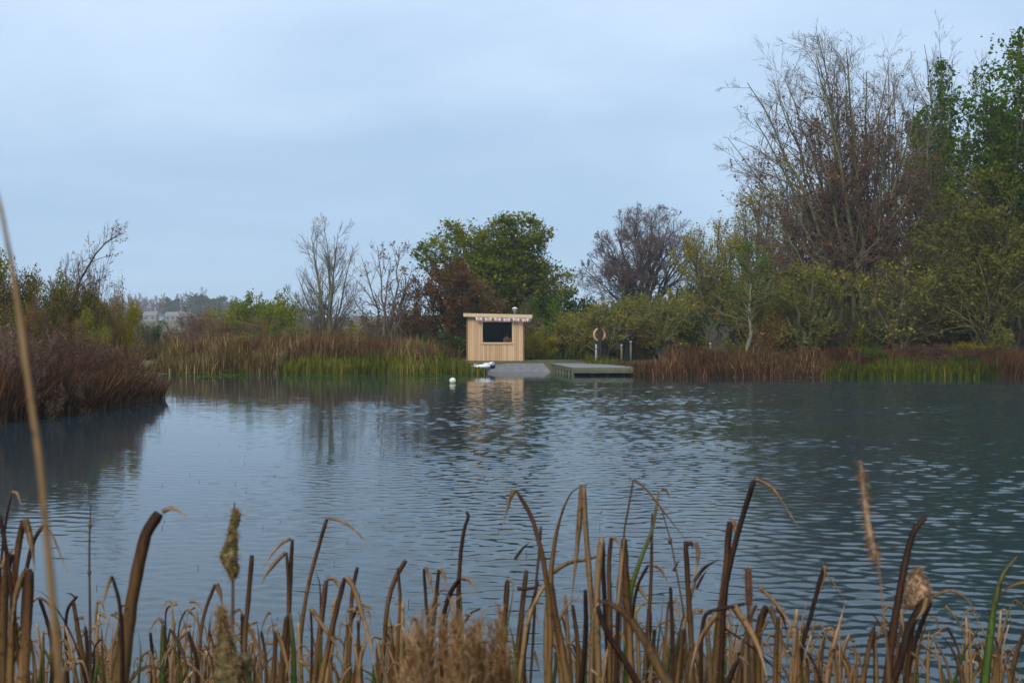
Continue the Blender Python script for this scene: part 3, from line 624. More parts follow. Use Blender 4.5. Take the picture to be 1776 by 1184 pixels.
for kd, px, o_ in sorted(HD, key=lambda q: q[1]):
    j = seen.get(kd, 0); seen[kd] = j + 1
    o_['label'] = ['first', 'second', 'third', 'fourth', 'fifth', 'sixth', 'seventh', 'eighth', 'ninth', 'tenth'][j] + ' ' + {'olive': 'olive shrub', 'bramble': 'purplish bramble', 'bare': 'bare shrub', 'brown': 'brown-leaved shrub', 'green': 'dull green shrub', 'dark': 'dark evergreen shrub'}[kd] + ' from the left in the hedge behind the left reeds'
shrub('lime', 458, 104, 515, 78, 'lime green rounded shrub standing above the left hedge', g)
shrub('yellow', 365, 118, 532, 40, 'small straw-yellow shrub above the left hedge', g)
shrub('red', 345, 112, 535, 60, 'hazy pinkish shrub above the left hedge', g)
# around the hut
g = 'shrubs around the hut'
shrub('dark', 770, 72, 575, 70, 'dark green shrub touching the left wall of the hut', g, which=0)
shrub('green', 745, 70.5, 590, 60, 'low green shrub between the reeds and the hut', g)
shrub('brown', 835, 76, 500, 110, 'brown shrub rising over the hut roof on its left', g, which=0)
shrub('bramble', 885, 76, 512, 110, 'purple-brown shrub rising behind the stovepipe', g, which=1)
shrub('green', 945, 80, 525, 90, 'green shrub at the right shoulder of the hut', g)
shrub('olive', 925, 73, 560, 70, 'olive shrub at the right wall of the hut', g, which=0)
shrub('yellow', 930, 71.5, 575, 50, 'yellow-green shrub leaning to the right wall of the hut', g)
shrub('dark', 965, 73, 575, 90, 'dark shrub behind the far end of the jetty', g, which=1)
shrub('olive', 985, 74, 545, 90, 'olive shrub behind the jetty', g, which=1)
shrub('brown', 1012, 73, 565, 80, 'brown shrub just left of the lifebuoy post', g, which=0)
# right bank undergrowth
g = 'undergrowth shrubs along the right bank'
RK = ['olive', 'dark', 'brown', 'olive', 'dark', 'bramble', 'green', 'olive', 'brown', 'dark', 'bare']
i = 0; placed = []
for row, (Y, top, step, x0) in enumerate([(71, 535, 46, 1010), (65.5, 560, 52, 1330), (78, 500, 50, 1000), (88, 470, 62, 985)]):
    px = x0
    while px < 1830:
        kd = RK[i % len(RK)]; i += 1
        if not (row < 2 and 1215 < px < 1285):
            kq = kd if row < 3 else ('dark' if i % 2 else 'olive')
            placed.append((row, kq, px, shrub(kq, px, Y + SR.uniform(-1.2, 1.2), top + SR.uniform(-16, 18) - (25 if px > 1400 else 0) + (42 if row > 1 and px < 1190 else 0), 85 if row < 3 else 110, None, g)))
        px += step + SR.uniform(-8, 8)
ORD = ['first', 'second', 'third', 'fourth', 'fifth', 'sixth', 'seventh', 'eighth', 'ninth', 'tenth', 'eleventh', 'twelfth', 'thirteenth']
ROWN = {1: 'frontmost', 0: 'second', 2: 'third', 3: 'rearmost'}
for row in range(4):
    seen = {}
    for rw, kq, px, o_ in sorted([q for q in placed if q[0] == row], key=lambda q: q[2]):
        j = seen.get(kq, 0); seen[kq] = j + 1
        o_['label'] = ORD[j] + ' ' + {'olive': 'olive shrub', 'dark': 'dark leafy shrub', 'brown': 'brown shrub', 'bramble': 'purplish bramble', 'green': 'green shrub', 'bare': 'bare shrub'}[kq] + ' from the left in the ' + ROWN[row] + ' right bank row'
shrub('green', 1512, 60.5, 600, 40, 'small leafy green shrub between the red reeds and right sedge', g)
shrub('bare', 1248, 68.6, 548, 80, 'bare shrub growing in front of the black shed', g, which=1)
shrub('olive', 1255, 67.6, 585, 70, 'olive shrub hiding the foot of the black shed', g, which=0)
shrub('olive', 1735, 61.5, 560, 60, 'olive-leaved shrub above the right sedge', g)
shrub('yellow', 1680, 62, 590, 50, 'pale-leaved low shrub above the right sedge', g)
shrub('bramble', 1625, 60.5, 585, 90, 'red bramble above the right sedge', g)
for kk in PR:
    for pr in PR[kk]: drop(pr)

# ------------------------------------------------------------------ far ridge: trees and houses
far = []
for sd in (81, 82, 83):
    rng = np.random.default_rng(sd)
    P0, r0 = fan(rng, 7, 9.0, 32, 0.22, 6, 0.2, 0.10, 0.06, 0.3); P1, r1 = grow(P0, r0, rng, 12, 0.2, 1, (25, 60), 0.45, 4, 0.12, 0.05, 0.55, 0.08)
    P2, r2 = grow(P1, r1, rng, 12, 0.15, 1, (25, 60), 0.5, 3, 0.12, 0.05, 0.65, 0.07)
    fol = None
    if sd == 83: V, F = leaves_on(P2, rng, 8, 0.7, 0.35); fol = (V, F, clump_tint(V, rng))
    far.append(plant('ridge_tree', (0, 0, -900), [(P0, r0)], [(P1, r1), (P2, r2)], fol, M['bark_dark'], M['twig_purple'], M['lf_dark'], 'x', 'tree', tname='trunk', S=4))
g = 'trees on the far ridge'; seen = {}
for i, (px, py, wpx, kd) in enumerate(sorted([(222, 508, 34, 0), (245, 511, 36, 1), (268, 512, 34, 0), (285, 511, 32, 1), (318, 508, 30, 0), (338, 501, 40, 1), (348, 512, 46, 2), (368, 513, 44, 2), (388, 512, 36, 0), (402, 517, 34, 1), (416, 522, 34, 2),
                                       (436, 524, 34, 0), (300, 516, 22, 2), (205, 512, 36, 1), (500, 528, 40, 0), (470, 526, 40, 2), (180, 515, 36, 0), (530, 530, 40, 1), (160, 512, 38, 1)])):
    Y = 650 + 14 * math.sin(i * 2.3); x = X(px, Y); z = GZ(x, Y); H = Z(py, Y) - z
    place(far[kd], (x, Y, z), ((wpx / FPX * Y) / 7.0, (wpx / FPX * Y) / 7.0, H / 9.6), i * 1.7, None, 'tree', g)['label'] = ORD[seen.get(kd, 0)] + ' hazy ' + ('bare', 'round bare', 'dark leafy')[kd] + ' tree from the left along the far ridge'; seen[kd] = seen.get(kd, 0) + 1
for pr in far: drop(pr)
# ------------------------------------------------------------------ houses under the ridge
M['render'] = surf_mat('house_render', (0.19, 0.18, 0.165), (0.25, 0.24, 0.22), 0.5, 0.9)
M['slate'] = surf_mat('roof_slate', (0.10, 0.10, 0.11), (0.16, 0.16, 0.17), 0.8, 0.8)
M['pane'] = surf_mat('window_dark', (0.02, 0.025, 0.03), (0.03, 0.035, 0.04), 1.0, 0.2)
def house(px, py, Y, Wd, Hh, Dp, nw, label):
    x = X(px, Y); z = GZ(x, Y) - 0.3; z = min(z + 0.3, Z(py, Y)) - 0.3
    r = tag(empty('house', (x, Y, z)), label, 'house', 'houses below the far ridge')
    MB().box(-Wd / 2, Wd / 2, 0, Dp, 0, Hh).obj('wall', M['render'], r)
    rf = MB(); o = 0.4; zt = Hh + Dp * 0.38
    rf.add([(-Wd / 2 - o, -o, Hh - 0.1), (Wd / 2 + o, -o, Hh - 0.1), (Wd / 2 + o, Dp + o, Hh - 0.1), (-Wd / 2 - o, Dp + o, Hh - 0.1), (-Wd / 2 - o, Dp / 2, zt), (Wd / 2 + o, Dp / 2, zt)],
           [(0, 1, 5, 4), (2, 3, 4, 5), (0, 4, 3), (1, 2, 5), (3, 2, 1, 0)])
    ro = rf.obj('roof', M['slate'], r); MB().box(Wd / 2 - 1.6, Wd / 2 - 0.7, Dp / 2 - 0.5, Dp / 2 + 0.5, Hh, zt + 1.3).obj('chimney', M['render'], ro)
    for i in range(nw):
        c = -Wd / 2 + Wd * (i + 0.5) / nw
        MB().box(c - 0.6, c + 0.6, -0.06, 0.1, Hh * 0.42, Hh * 0.42 + 1.3).obj('window', M['pane'], r)
house(259, 546, 600, 7.0, 3.6, 6, 2, 'small cream house left of the other far houses')
house(300, 545, 615, 9, 3.4, 6, 3, 'long pale house row under the far ridge trees')
house(320, 547, 600, 6.5, 3.2, 6, 2, 'pale house at the right end of the long row')
house(413, 554, 560, 6.5, 2.8, 6, 2, 'small white house right of the green ridge trees')

# ------------------------------------------------------------------ reed and sedge beds
def blades(name, pts, hts, wid, seed, mat, lean=0.25, tintf=None, K=4, wind=(0.02, 0)):
    rng = np.random.default_rng(seed); n_ = len(pts); pts = np.asarray(pts, float)
    az = rng.random(n_) * 6.28; le = np.abs(rng.normal(size=n_)) * lean
    dx = np.cos(az) * le + wind[0]; dy = np.sin(az) * le + wind[1]
    u = np.linspace(0, 1, K)[None, :]
    Px = pts[:, 0:1] + dx[:, None] * hts[:, None] * u ** 1.7; Py = pts[:, 1:2] + dy[:, None] * hts[:, None] * u ** 1.7
    Pz = pts[:, 2:3] + hts[:, None] * u * (1 - 0.25 * (le[:, None] * u) ** 2)
    P = np.stack([Px, Py, Pz], -1); fa = rng.normal(size=n_) * 0.6
    sd = np.stack([np.cos(fa), np.sin(fa), np.zeros(n_)], -1)[:, None, :]
    wv = (wid * (0.5 + 1.1 * rng.random(n_) ** 2))[:, None] * (np.array([0.8, 1, 0.75, 0.08]) if K == 4 else np.linspace(1, 0.1, K))[None, :]
    Lf = P - sd * wv[..., None] / 2; Rt = P + sd * wv[..., None] / 2
    V = np.stack([Lf, Rt], 2).reshape(-1, 3)
    b = (np.arange(n_)[:, None] * K + np.arange(K - 1)[None, :]) * 2
    F = np.stack([b, b + 1, b + 3, b + 2], -1).reshape(-1, 4)
    t0 = np.clip(rng.normal(size=n_) * 0.2 + 0.5, 0, 1) if tintf is None else tintf(pts, rng)
    return link(name, np_mesh(name, V, F, tint=np.repeat(t0, K - 1), mat=mat))
def strip(n_, rng, px0, px1, yfun, depth, zadd=-0.05):
    """points scattered on a bank strip between two photo columns, from the front line back"""
    a = rng.uniform(px0, px1, n_); Yf = yfun(a); Y_ = Yf + depth * rng.random(n_); x = X(a, Yf) + rng.normal(size=n_) * 0.05
    p_ = np.stack([x, Y_, np.maximum(gz(x, Y_), -0.12) + zadd], -1); return p_[shore_dist(x, Y_) > -0.45]
def bed(name, label, cat, seed, n_, px0, px1, yfun, depth, h, hv, wid, mat, lean=0.22, clump=0.35, tintf=None, hfun=None):
    rng = np.random.default_rng(seed); p_ = strip(n_, rng, px0, px1, yfun, depth); n_ = len(p_)
    ph = rng.random(3) * 6.28
    cl = 1 + clump * (np.sin(p_[:, 0] * 1.7 + ph[0]) * 0.5 + np.sin(p_[:, 0] * 4.3 + p_[:, 1] * 2.1 + ph[1]) * 0.3 + np.sin(p_[:, 0] * 0.6 + ph[2]) * 0.4) * 0.6
    hh = h * cl * np.clip(1 + hv * rng.normal(size=n_), 0.35, 1.8)
    if hfun is not None: hh = hh * hfun((p_[:, 0] / p_[:, 1]) * FPX + 888)
    return tag(blades(name, p_, hh, wid, seed + 1, mat, lean, tintf), label, cat, kind='stuff')
def lt(mu, sd_): return lambda p_, rng: np.clip(mu + 0.18 * np.sin(p_[:, 0] * 1.3) * np.sin(p_[:, 0] * 0.37 + 1) + rng.normal(size=len(p_)) * sd_ * 1.4, 0, 1)
# left, far side of the water
bed('sedge_bed', 'bright green sedge along the water left of the hut', 'sedge', 101, 8500, 300, 842, lambda a: 61.9 + 0.3 * np.sin(a * 0.03) + 0 * a, 3.0, 0.62, 0.24, 0.060, M['sedge'], 0.16, 0.3, lt(0.52, 0.2), lambda a: 0.45 + 0.55 * sstep(320, 520, a) * (1 - 0.78 * sstep(770, 828, a)))
bed('sedge_bed', 'tan and green sedge fringe left of the bright sedge', 'sedge', 103, 5500, 255, 480, lambda a: 61.8 + 0.35 * np.sin(a * 0.05) + 0 * a, 3.2, 0.85, 0.28, 0.060, M['reed_tan'], 0.18, 0.35, lt(0.40, 0.24), lambda a: 0.6 + 0.4 * sstep(255, 330, a))
bed('reed_bed', 'rust-coloured reeds behind the left sedge', 'reeds', 105, 8000, 300, 745, lambda a: 64.6 + 0.5 * np.sin(a * 0.02) + 0 * a, 5.5, 1.2, 0.22, 0.060, M['reed'], 0.25, 0.45, lt(0.45, 0.24), lambda a: 0.8 + 0.25 * sstep(300, 400, a) * (1 - sstep(640, 745, a) * 0.5))
bed('reed_bed', 'pale tan reeds mixed through the rust-coloured ones at left', 'reeds', 127, 4500, 280, 760, lambda a: 64.0 + 0 * a, 6, 1.15, 0.28, 0.055, M['reed_tan'], 0.28, 0.5, lt(0.45, 0.24))
bed('reed_bed', 'tan stems scattered through the right rust-red reeds', 'reeds', 129, 3000, 1075, 1450, lambda a: np.where(a < 1112, 62.0 - (a - 1068) * 0.08, 58.0), 4.5, 0.62, 0.4, 0.05, M['reed_tan'], 0.35, 0.5, lt(0.25, 0.22))
bed('grass_bank', 'dry grass on the slope under the two bare trees', 'grass', 107, 7500, 215, 800, lambda a: 69.5 + 0 * a, 9.0, 0.9, 0.3, 0.05, M['reed_tan'], 0.4, 0.4, lt(0.3, 0.2))
# right of the jetty
bed('reed_bed', 'rust-red reeds along the right bank beside the jetty', 'reeds', 109, 9000, 1068, 1450, lambda a: np.where(a < 1112, 62.0 - (a - 1068) * 0.08, 57.35 + 0.2 * np.sin(a * 0.05)), 4.5, 0.66, 0.34, 0.060, M['reed'], 0.42, 0.7, lt(0.24, 0.24), lambda a: 0.55 + 0.45 * sstep(1068, 1140, a) * (1 - 0.45 * sstep(1400, 1450, a)))
bed('sedge_bed', 'green sedge at the water on the far right bank', 'sedge', 111, 11000, 1432, 1745, lambda a: 56.85 + 0.2 * np.sin(a * 0.04), 2.6, 0.55, 0.3, 0.060, M['sedge'], 0.2, 0.5, lt(0.30, 0.22), lambda a: 0.6 + 0.55 * sstep(1432, 1680, a))
bed('reed_bed', 'dark rusty reeds behind the right sedge', 'reeds', 113, 5000, 1440, 1800, lambda a: 60.0 + 0 * a, 2.5, 0.75, 0.2, 0.060, M['reed'], 0.3, 0.35, lt(0.22, 0.2))
bed('reed_bed', 'dark rusty reeds at the right picture edge', 'reeds', 115, 2500, 1725, 1830, lambda a: 56.9 + 0 * a, 2.5, 1.0, 0.2, 0.060, M['reed'], 0.3, 0.35, lt(0.25, 0.2))
bed('grass_bank', 'low grass between the jetty and the lifebuoy post', 'grass', 117, 2600, 1020, 1110, lambda a: 66.2 - np.clip(a - 1030, 0, 80) * 0.06, 2.8, 0.4, 0.3, 0.060, M['sedge'], 0.3, 0.3, lt(0.5, 0.25))
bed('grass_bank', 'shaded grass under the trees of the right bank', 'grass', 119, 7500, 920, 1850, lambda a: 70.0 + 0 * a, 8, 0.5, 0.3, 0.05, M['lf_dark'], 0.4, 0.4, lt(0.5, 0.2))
# headland
def hl(a): return np.interp(a, [-80, 0, 120, 200, 255, 283], [27.5, 28.6, 31.5, 35.0, 37.8, 39.4])
bed('reed_bed', 'reddish reeds covering the tip of the left headland', 'reeds', 121, 4200, 118, 262, hl, 5.0, 0.75, 0.42, 0.050, M['reed'], 0.30, 0.6, lt(0.34, 0.24), lambda a: 0.95 - 0.35 * sstep(215, 262, a))
bed('reed_bed', 'tan reeds on the crest of the left headland', 'reeds', 123, 3000, 130, 245, lambda a: hl(a) + 5.0, 5.0, 1.25, 0.2, 0.050, M['reed_tan'], 0.3, 0.3, lt(0.5, 0.22), lambda a: 1.1 - 0.4 * sstep(200, 262, a))
bed('reed_bed', 'dark reeds at the foot of the headland on the left edge', 'reeds', 125, 3000, -60, 130, hl, 4.0, 0.9, 0.45, 0.050, M['reed'], 0.35, 0.6, lt(0.12, 0.15))
# the dead twig sticking out at the tip of the headland
mt = surf_mat('dead_wood', (0.015, 0.013, 0.012), (0.035, 0.03, 0.026), 5, 0.9)
b = MB(); o0 = Vector(W(281, 706, 38.2))
for (dx, dz, r_) in ((0.28, 0.55, 0.02), (0.02, 0.62, 0.016), (0.18, 0.30, 0.012), (-0.15, 0.4, 0.014)):
    b.tube([o0 + Vector((0, 0, -0.25)), o0 + Vector((dx * .4, 0, dz * .5)), o0 + Vector((dx, 0.05, dz))], [r_, r_ * .8, r_ * .4], 6)
tag(b.obj('dead_branch', mt), 'dark dead branch poking from the water at the headland tip', 'branch')
# lily leaves floating near the left reeds, and stems poking from the open water
rng = np.random.default_rng(130); n_ = 1500
a = rng.uniform(280, 800, n_); Yl = rng.uniform(56.5, 62.2, n_) - np.abs(rng.normal(size=n_)) * 0.5; c = np.stack([X(a, Yl), Yl, np.full(n_, 0.012)], -1)
kp = np.sin(c[:, 0] * 1.1) + np.sin(c[:, 1] * 2.3 + c[:, 0] * .4) + rng.normal(size=n_) * .6 > 0.3; c = c[kp]; n_ = len(c)
an = np.arange(6) * PI / 3; rr_ = (0.05 + 0.06 * rng.random(n_))[:, None]
V = np.stack([c[:, None, 0] + rr_ * np.cos(an), c[:, None, 1] + rr_ * np.sin(an), c[:, None, 2] + 0.02 * rng.random((n_, 6))], -1).reshape(-1, 3)
tag(link('lily_pads', np_mesh('lily_pads', V, np.arange(n_ * 6).reshape(-1, 6), tint=rng.random(n_), mat=M['lf_green'])), 'small lily leaves floating along the left reed edge', 'lily pads', kind='stuff')
rng = np.random.default_rng(131); n_ = 110
Ys = rng.uniform(7.5, 24, n_); px_ = rng.uniform(120, 1150, n_); P = np.empty((n_, 3, 3)); P[:, 0] = np.stack([X(px_, Ys), Ys, np.full(n_, -0.05)], -1)
hh = 0.012 + 0.05 * rng.random(n_) ** 2; P[:, 1] = P[:, 0] + np.stack([rng.normal(size=n_) * .008, rng.normal(size=n_) * .01, 0.05 + hh * .6], -1); P[:, 2] = P[:, 1] + np.stack([rng.normal(size=n_) * .02, rng.normal(size=n_) * .02, hh * .4], -1)
V, F = tubes(P, np.full((n_, 3), 0.0028), 4)
tag(link('water_weed_tips', np_mesh('water_weed_tips', V, F, mat=M['bark_dark'])), 'tiny dark weed tips poking through the calm open water', 'water weed', kind='stuff')

# ------------------------------------------------------------------ wooden hut
M['cedar'] = surf_mat('cedar_cladding', (0.41, 0.255, 0.135), (0.53, 0.345, 0.195), 3.0, 0.65, (6, 6, 0.5), c3=(0.46, 0.28, 0.15), vary=0.20, coords='Object')
M['cedar_trim'] = surf_mat('cedar_trim', (0.50, 0.37, 0.21), (0.62, 0.48, 0.29), 3.0, 0.65, (0.6, 6, 6))
M['felt'] = surf_mat('roof_felt', (0.03, 0.03, 0.03), (0.06, 0.06, 0.06), 8, 0.9)
M['inside'] = surf_mat('dark_interior', (0.010, 0.007, 0.005), (0.018, 0.013, 0.010), 2, 0.8)
M['steel'] = surf_mat('stove_steel', (0.45, 0.46, 0.48), (0.62, 0.63, 0.65), 4, 0.35); 
M['black'] = surf_mat('black_plastic', (0.010, 0.011, 0.014), (0.022, 0.023, 0.027), 6, 0.5)
m, t, n, l = newmat('window_glass')
g1 = n('ShaderNodeBsdfGlossy'); g1.inputs['Roughness'].default_value = 0.02; g1.inputs['Color'].default_value = (0.9, 0.92, 0.95, 1)
g2 = n('ShaderNodeBsdfTransparent'); g2.inputs['Color'].default_value = (0.75, 0.77, 0.78, 1); fr = n('ShaderNodeFresnel'); fr.inputs['IOR'].default_value = 1.18
ms = n('ShaderNodeMixShader'); l(fr.outputs[0], ms.inputs[0]); l(g2.outputs[0], ms.inputs[1]); l(g1.outputs[0], ms.inputs[2]); oo = n('ShaderNodeOutputMaterial'); l(ms.outputs[0], oo.inputs['Surface'])
M['glass'] = m
YH = 68.4; s_ = YH / FPX
hx0, hx1 = X(811, YH), X(907, YH); hz0 = Z(625.5, YH); hzl, hzr = Z(549, YH), Z(551.5, YH)
hut = tag(empty('sauna_hut', ((hx0 + hx1) / 2, YH, hz0)), 'small pale cedar hut with one big dark window and flat roof', 'hut')
Wd = hx1 - hx0; hx = Wd / 2; Dp = 2.6; Hl = hzl - hz0; Hr = hzr - hz0
wx0, wx1 = X(837, YH) - X(859, YH), X(888, YH) - X(859, YH); wz0, wz1 = Z(593.5, YH) - hz0, Z(558, YH) - hz0
nb = 26; bw = Wd / nb; crg = random.Random(3)
for i in range(nb):
    a = -hx + i * bw; c = a + bw / 2; top = Hl + (Hr - Hl) * (i + 0.5) / nb; pr = crg.uniform(0, 0.006)
    spans = [(0.0, top)] if (c < wx0 - 0.04 or c > wx1 + 0.04) else [(0.0, wz0 - 0.05), (wz1 + 0.03, top)]
    for (z0_, z1_) in spans:
        MB().box(a + 0.004, a + bw - 0.004, -0.02 - pr, 0.005, z0_, z1_).obj('cladding_board', M['cedar'], hut)
# the walls behind the boards
fw = MB(); fw.box(-hx, wx0, 0.006, 0.08, 0, Hr - 0.02); fw.box(wx1, hx, 0.006, 0.08, 0, Hr - 0.02); fw.box(wx0, wx1, 0.006, 0.08, 0, wz0); fw.box(wx0, wx1, 0.006, 0.08, wz1, Hr - 0.02)
fw.obj('front_wall', M['inside'], hut)
for sx in (-1, 1):
    MB().box(sx * hx - 0.04, sx * hx + 0.04, 0.082, Dp - 0.082, 0, Hr - 0.03).obj('side_wall', M['inside'], hut)
    for j in range(18):
        y0_ = 0.0 + j * Dp / 18
        MB().box(sx * hx + (0.042 if sx > 0 else -0.062), sx * hx + (0.062 if sx > 0 else -0.042), y0_ + 0.003, y0_ + Dp / 18 - 0.003, 0, Hr - 0.03).obj('cladding_board', M['cedar'], hut)
MB().box(-hx, hx, Dp - 0.08, Dp, 0, Hr - 0.03).obj('back_wall', M['inside'], hut)
MB().box(-hx + 0.05, hx - 0.05, 0.09, Dp - 0.09, 0.0, 0.06).obj('floor', M['inside'], hut)
MB().box(-hx - 0.01, hx + 0.12, -0.05, Dp + 0.05, -0.14, -0.004).obj('base', M['bark_dark'], hut)
# window
win = empty('window'); win.parent = hut
ft = 0.045
for (a, b_, c, d) in ((wx0 - ft, wx1 + ft, wz1 - 0.005, wz1 + ft), (wx0 - ft, wx0, wz0, wz1 - 0.005), (wx1, wx1 + ft, wz0, wz1 - 0.005)):
    MB().box(a, b_, -0.045, 0.03, c, d).obj('frame', M['cedar_trim'], win)
MB().box(wx0 - ft - 0.01, wx1 + ft + 0.01, -0.09, 0.03, wz0 - 0.10, wz0 - 0.001).obj('sill', M['cedar_trim'], win)
MB().box(wx0, wx1, 0.015, 0.021, wz0, wz1).obj('pane', M['glass'], win)
# roof with its deep fascia
rx0, rx1 = X(804, YH) - X(859, YH), X(923, YH) - X(859, YH); fy = -0.32
zl, zr = Z(546, YH) - hz0 + 0.16, Z(549.5, YH) - hz0 + 0.13
def slab(x0, x1, y0, y1, b0, b1, h_):
    q = MB(); f_ = lambda x: b0 + (b1 - b0) * (x - x0) / (x1 - x0)
    q.add([(x0, y0, b0), (x1, y0, b1), (x1, y1, b1), (x0, y1, b0), (x0, y0, b0 + h_), (x1, y0, b1 + h_), (x1, y1, b1 + h_), (x0, y1, b0 + h_)], [(3, 2, 1, 0), (4, 5, 6, 7), (0, 1, 5, 4), (1, 2, 6, 5), (2, 3, 7, 6), (3, 0, 4, 7)]); return q
rb0 = Hl - 0.005; rb1 = Hr - 0.005
rf = empty('roof'); rf.parent = hut
slab(rx0 + 0.03, rx1 - 0.03, fy + 0.03, Dp + 0.25, rb0 + 0.03, rb1 + 0.01, 0.14).obj('roof_deck', M['felt'], rf)
slab(rx0, rx1, fy, fy + 0.028, rb0 + 0.0, rb1 - 0.01, 0.22).obj('fascia_board', M['cedar_trim'], rf)
for xx_ in ((rx0, rb0), (rx1 - 0.028, rb1 - 0.01)):
    MB().box(xx_[0], xx_[0] + 0.028, fy + 0.03, Dp + 0.25, xx_[1], xx_[1] + 0.22).obj('fascia_board', M['cedar_trim'], rf)
# stovepipe
sx = X(893, YH) - X(859, YH); sy = 0.9; zb = rb1 + 0.16
st = empty('stovepipe', (sx, sy, zb)); st.parent = hut
MB().lathe([(0.085, -0.1), (0.085, 0.30), (0.12, 0.31), (0.12, 0.36), (0.06, 0.37)], 14).obj('flue', M['steel'], st, True)
MB().lathe([(0.19, 0.44), (0.185, 0.455), (0.11, 0.52), (0.02, 0.555)], 16).obj('cowl', M['steel'], st, True)
for k in range(3): a = k * 2.1; MB().box(0.10 * math.cos(a) - .008, 0.10 * math.cos(a) + .008, 0.10 * math.sin(a) - .008, 0.10 * math.sin(a) + .008, 0.33, 0.45).obj('bracket', M['steel'], st)
# bench and two bathers behind the window
bn = empty('bench'); bn.parent = hut
for j in range(4): MB().box(-hx + 0.06, hx - 0.06, 0.50 + j * 0.14, 0.62 + j * 0.14, 0.85, 0.88).obj('slat', M['inside'], bn)
for xx_ in (-1.3, 0, 1.3): MB().box(xx_ - 0.03, xx_ + 0.03, 0.52, 1.0, 0.06, 0.848).obj('leg', M['inside'], bn)
M['skin'] = surf_mat('skin', (0.42, 0.22, 0.16), (0.50, 0.28, 0.21), 3, 0.5); M['hair'] = surf_mat('hair_dark', (0.02, 0.012, 0.008), (0.05, 0.03, 0.02), 20, 0.6); M['swim'] = surf_mat('swimwear', (0.012, 0.012, 0.018), (0.02, 0.02, 0.03), 5, 0.7)
def bather(x, face, label):
    r = tag(empty('person', (hut.location.x + x, YH + 0.72, hz0 + 0.88), face), label, 'person')
    J = [(0, 0, 0.09), (0, -.01, .25), (0, -.02, .42), (0, .0, .54), (0, -.02, .62), (0, -.05, .70), (0, -.055, .78),
         (.17, 0, .50), (.21, -.10, .30), (.15, -.28, .14), (.13, -.36, .10), (-.17, 0, .50), (-.21, -.10, .30), (-.15, -.28, .14), (-.13, -.36, .10),
         (.10, -.05, .08), (.13, -.45, .10), (.13, -.47, -.34), (.13, -.60, -.40), (-.10, -.05, .08), (-.13, -.45, .10), (-.13, -.47, -.34), (-.13, -.60, -.40)]
    E = [(0, 1), (1, 2), (2, 3), (3, 4), (4, 5), (5, 6), (3, 7), (7, 8), (8, 9), (9, 10), (3, 11), (11, 12), (12, 13), (13, 14), (0, 15), (15, 16), (16, 17), (17, 18), (0, 19), (19, 20), (20, 21), (21, 22)]
    Rr = [.14, .13, .15, .10, .055, .085, .08, .07, .05, .038, .035, .07, .05, .038, .035, .10, .07, .055, .04, .10, .07, .055, .04]
    me = bpy.data.meshes.new('body'); me.from_pydata(J, E, []); me.materials.append(M['skin']); o = link('body', me, r)
    o.modifiers.new('s', 'SKIN'); sv = me.skin_vertices[0].data
    for i_, q in enumerate(Rr): sv[i_].radius = (q, q * (0.75 if i_ < 3 else 1))
    sv[0].use_root = True; sd_ = o.modifiers.new('d', 'SUBSURF'); sd_.levels = sd_.render_levels = 2
    hb = MB(); hb.lathe([(0.03, .02), (.10, .04), (.115, .10), (.10, .16), (.05, .20), (.01, .21)], 12, (0, -.03, .64)); hb.obj('hair', M['hair'], r, True)
    MB().lathe([(.10, 0), (.16, .02), (.165, .10), (.12, .13)], 12, (0, -.01, 0.0)).obj('swimwear', M['swim'], r, True)
bather(0.72, 0.25, 'person with dark hair sitting in the hut at the right of the window')
bather(-0.93, 0.9, 'person sitting in the hut at the left edge of the window')
# bunting along the eaves
M['bunt_pink'] = surf_mat('bunting_pink', (0.50, 0.30, 0.30), (0.62, 0.42, 0.40), 9, 0.9); M['bunt_plum'] = surf_mat('bunting_plum', (0.20, 0.10, 0.10), (0.30, 0.16, 0.15), 9, 0.9); M['bunt_white'] = surf_mat('bunting_white', (0.68, 0.58, 0.56), (0.78, 0.70, 0.68), 9, 0.9)
bt = tag(empty('bunting', (hut.location.x, YH - 0.34, hz0)), 'pink and white scalloped bunting hung under the hut roof', 'bunting')
b0, b1 = X(825, YH) - X(859, YH), X(921, YH) - X(859, YH); nf = 24
def bz(x): return rb0 - 0.03 + (rb1 - rb0 - 0.0) * (x - rx0) / (rx1 - rx0) - 0.03 * math.sin((x - b0) / (b1 - b0) * PI * 3) ** 2
MB().tube([(b0 + (b1 - b0) * k / 24, 0, bz(b0 + (b1 - b0) * k / 24)) for k in range(25)], 0.008, 5).obj('cord', M['bunt_white'], bt)
for k in range(nf):
    c = b0 + (b1 - b0) * (k + 0.5) / nf; w_ = (b1 - b0) / nf * 0.55; zz = bz(c); hgt = 0.19 if k % 2 else 0.21
    if k % 2 == 0: prof = [(-w_, 0), (w_, 0), (0.1 * w_, -hgt), (-0.1 * w_, -hgt)]
    else: prof = [(-w_ * 1.05, 0), (w_ * 1.05, 0)] + [(w_ * 1.05 * math.cos(q), -hgt * 0.5 - hgt * 0.5 * math.sin(q)) for q in np.linspace(0, PI, 7)]
    yo = 0.012 if k % 2 else -0.012; npf = len(prof)
    q = MB(); q.add([(c + a, yo - 0.002, zz + b_) for a, b_ in prof] + [(c + a, yo + 0.002, zz + b_) for a, b_ in prof], [tuple(range(npf)), tuple(range(npf, 2 * npf))[::-1]] + [(i_, (i_ + 1) % npf, npf + (i_ + 1) % npf, npf + i_) for i_ in range(npf)])
    q.obj('pennant', M['bunt_white'] if k % 2 == 0 else (M['bunt_pink'] if k % 4 == 1 else M['bunt_plum']), bt)

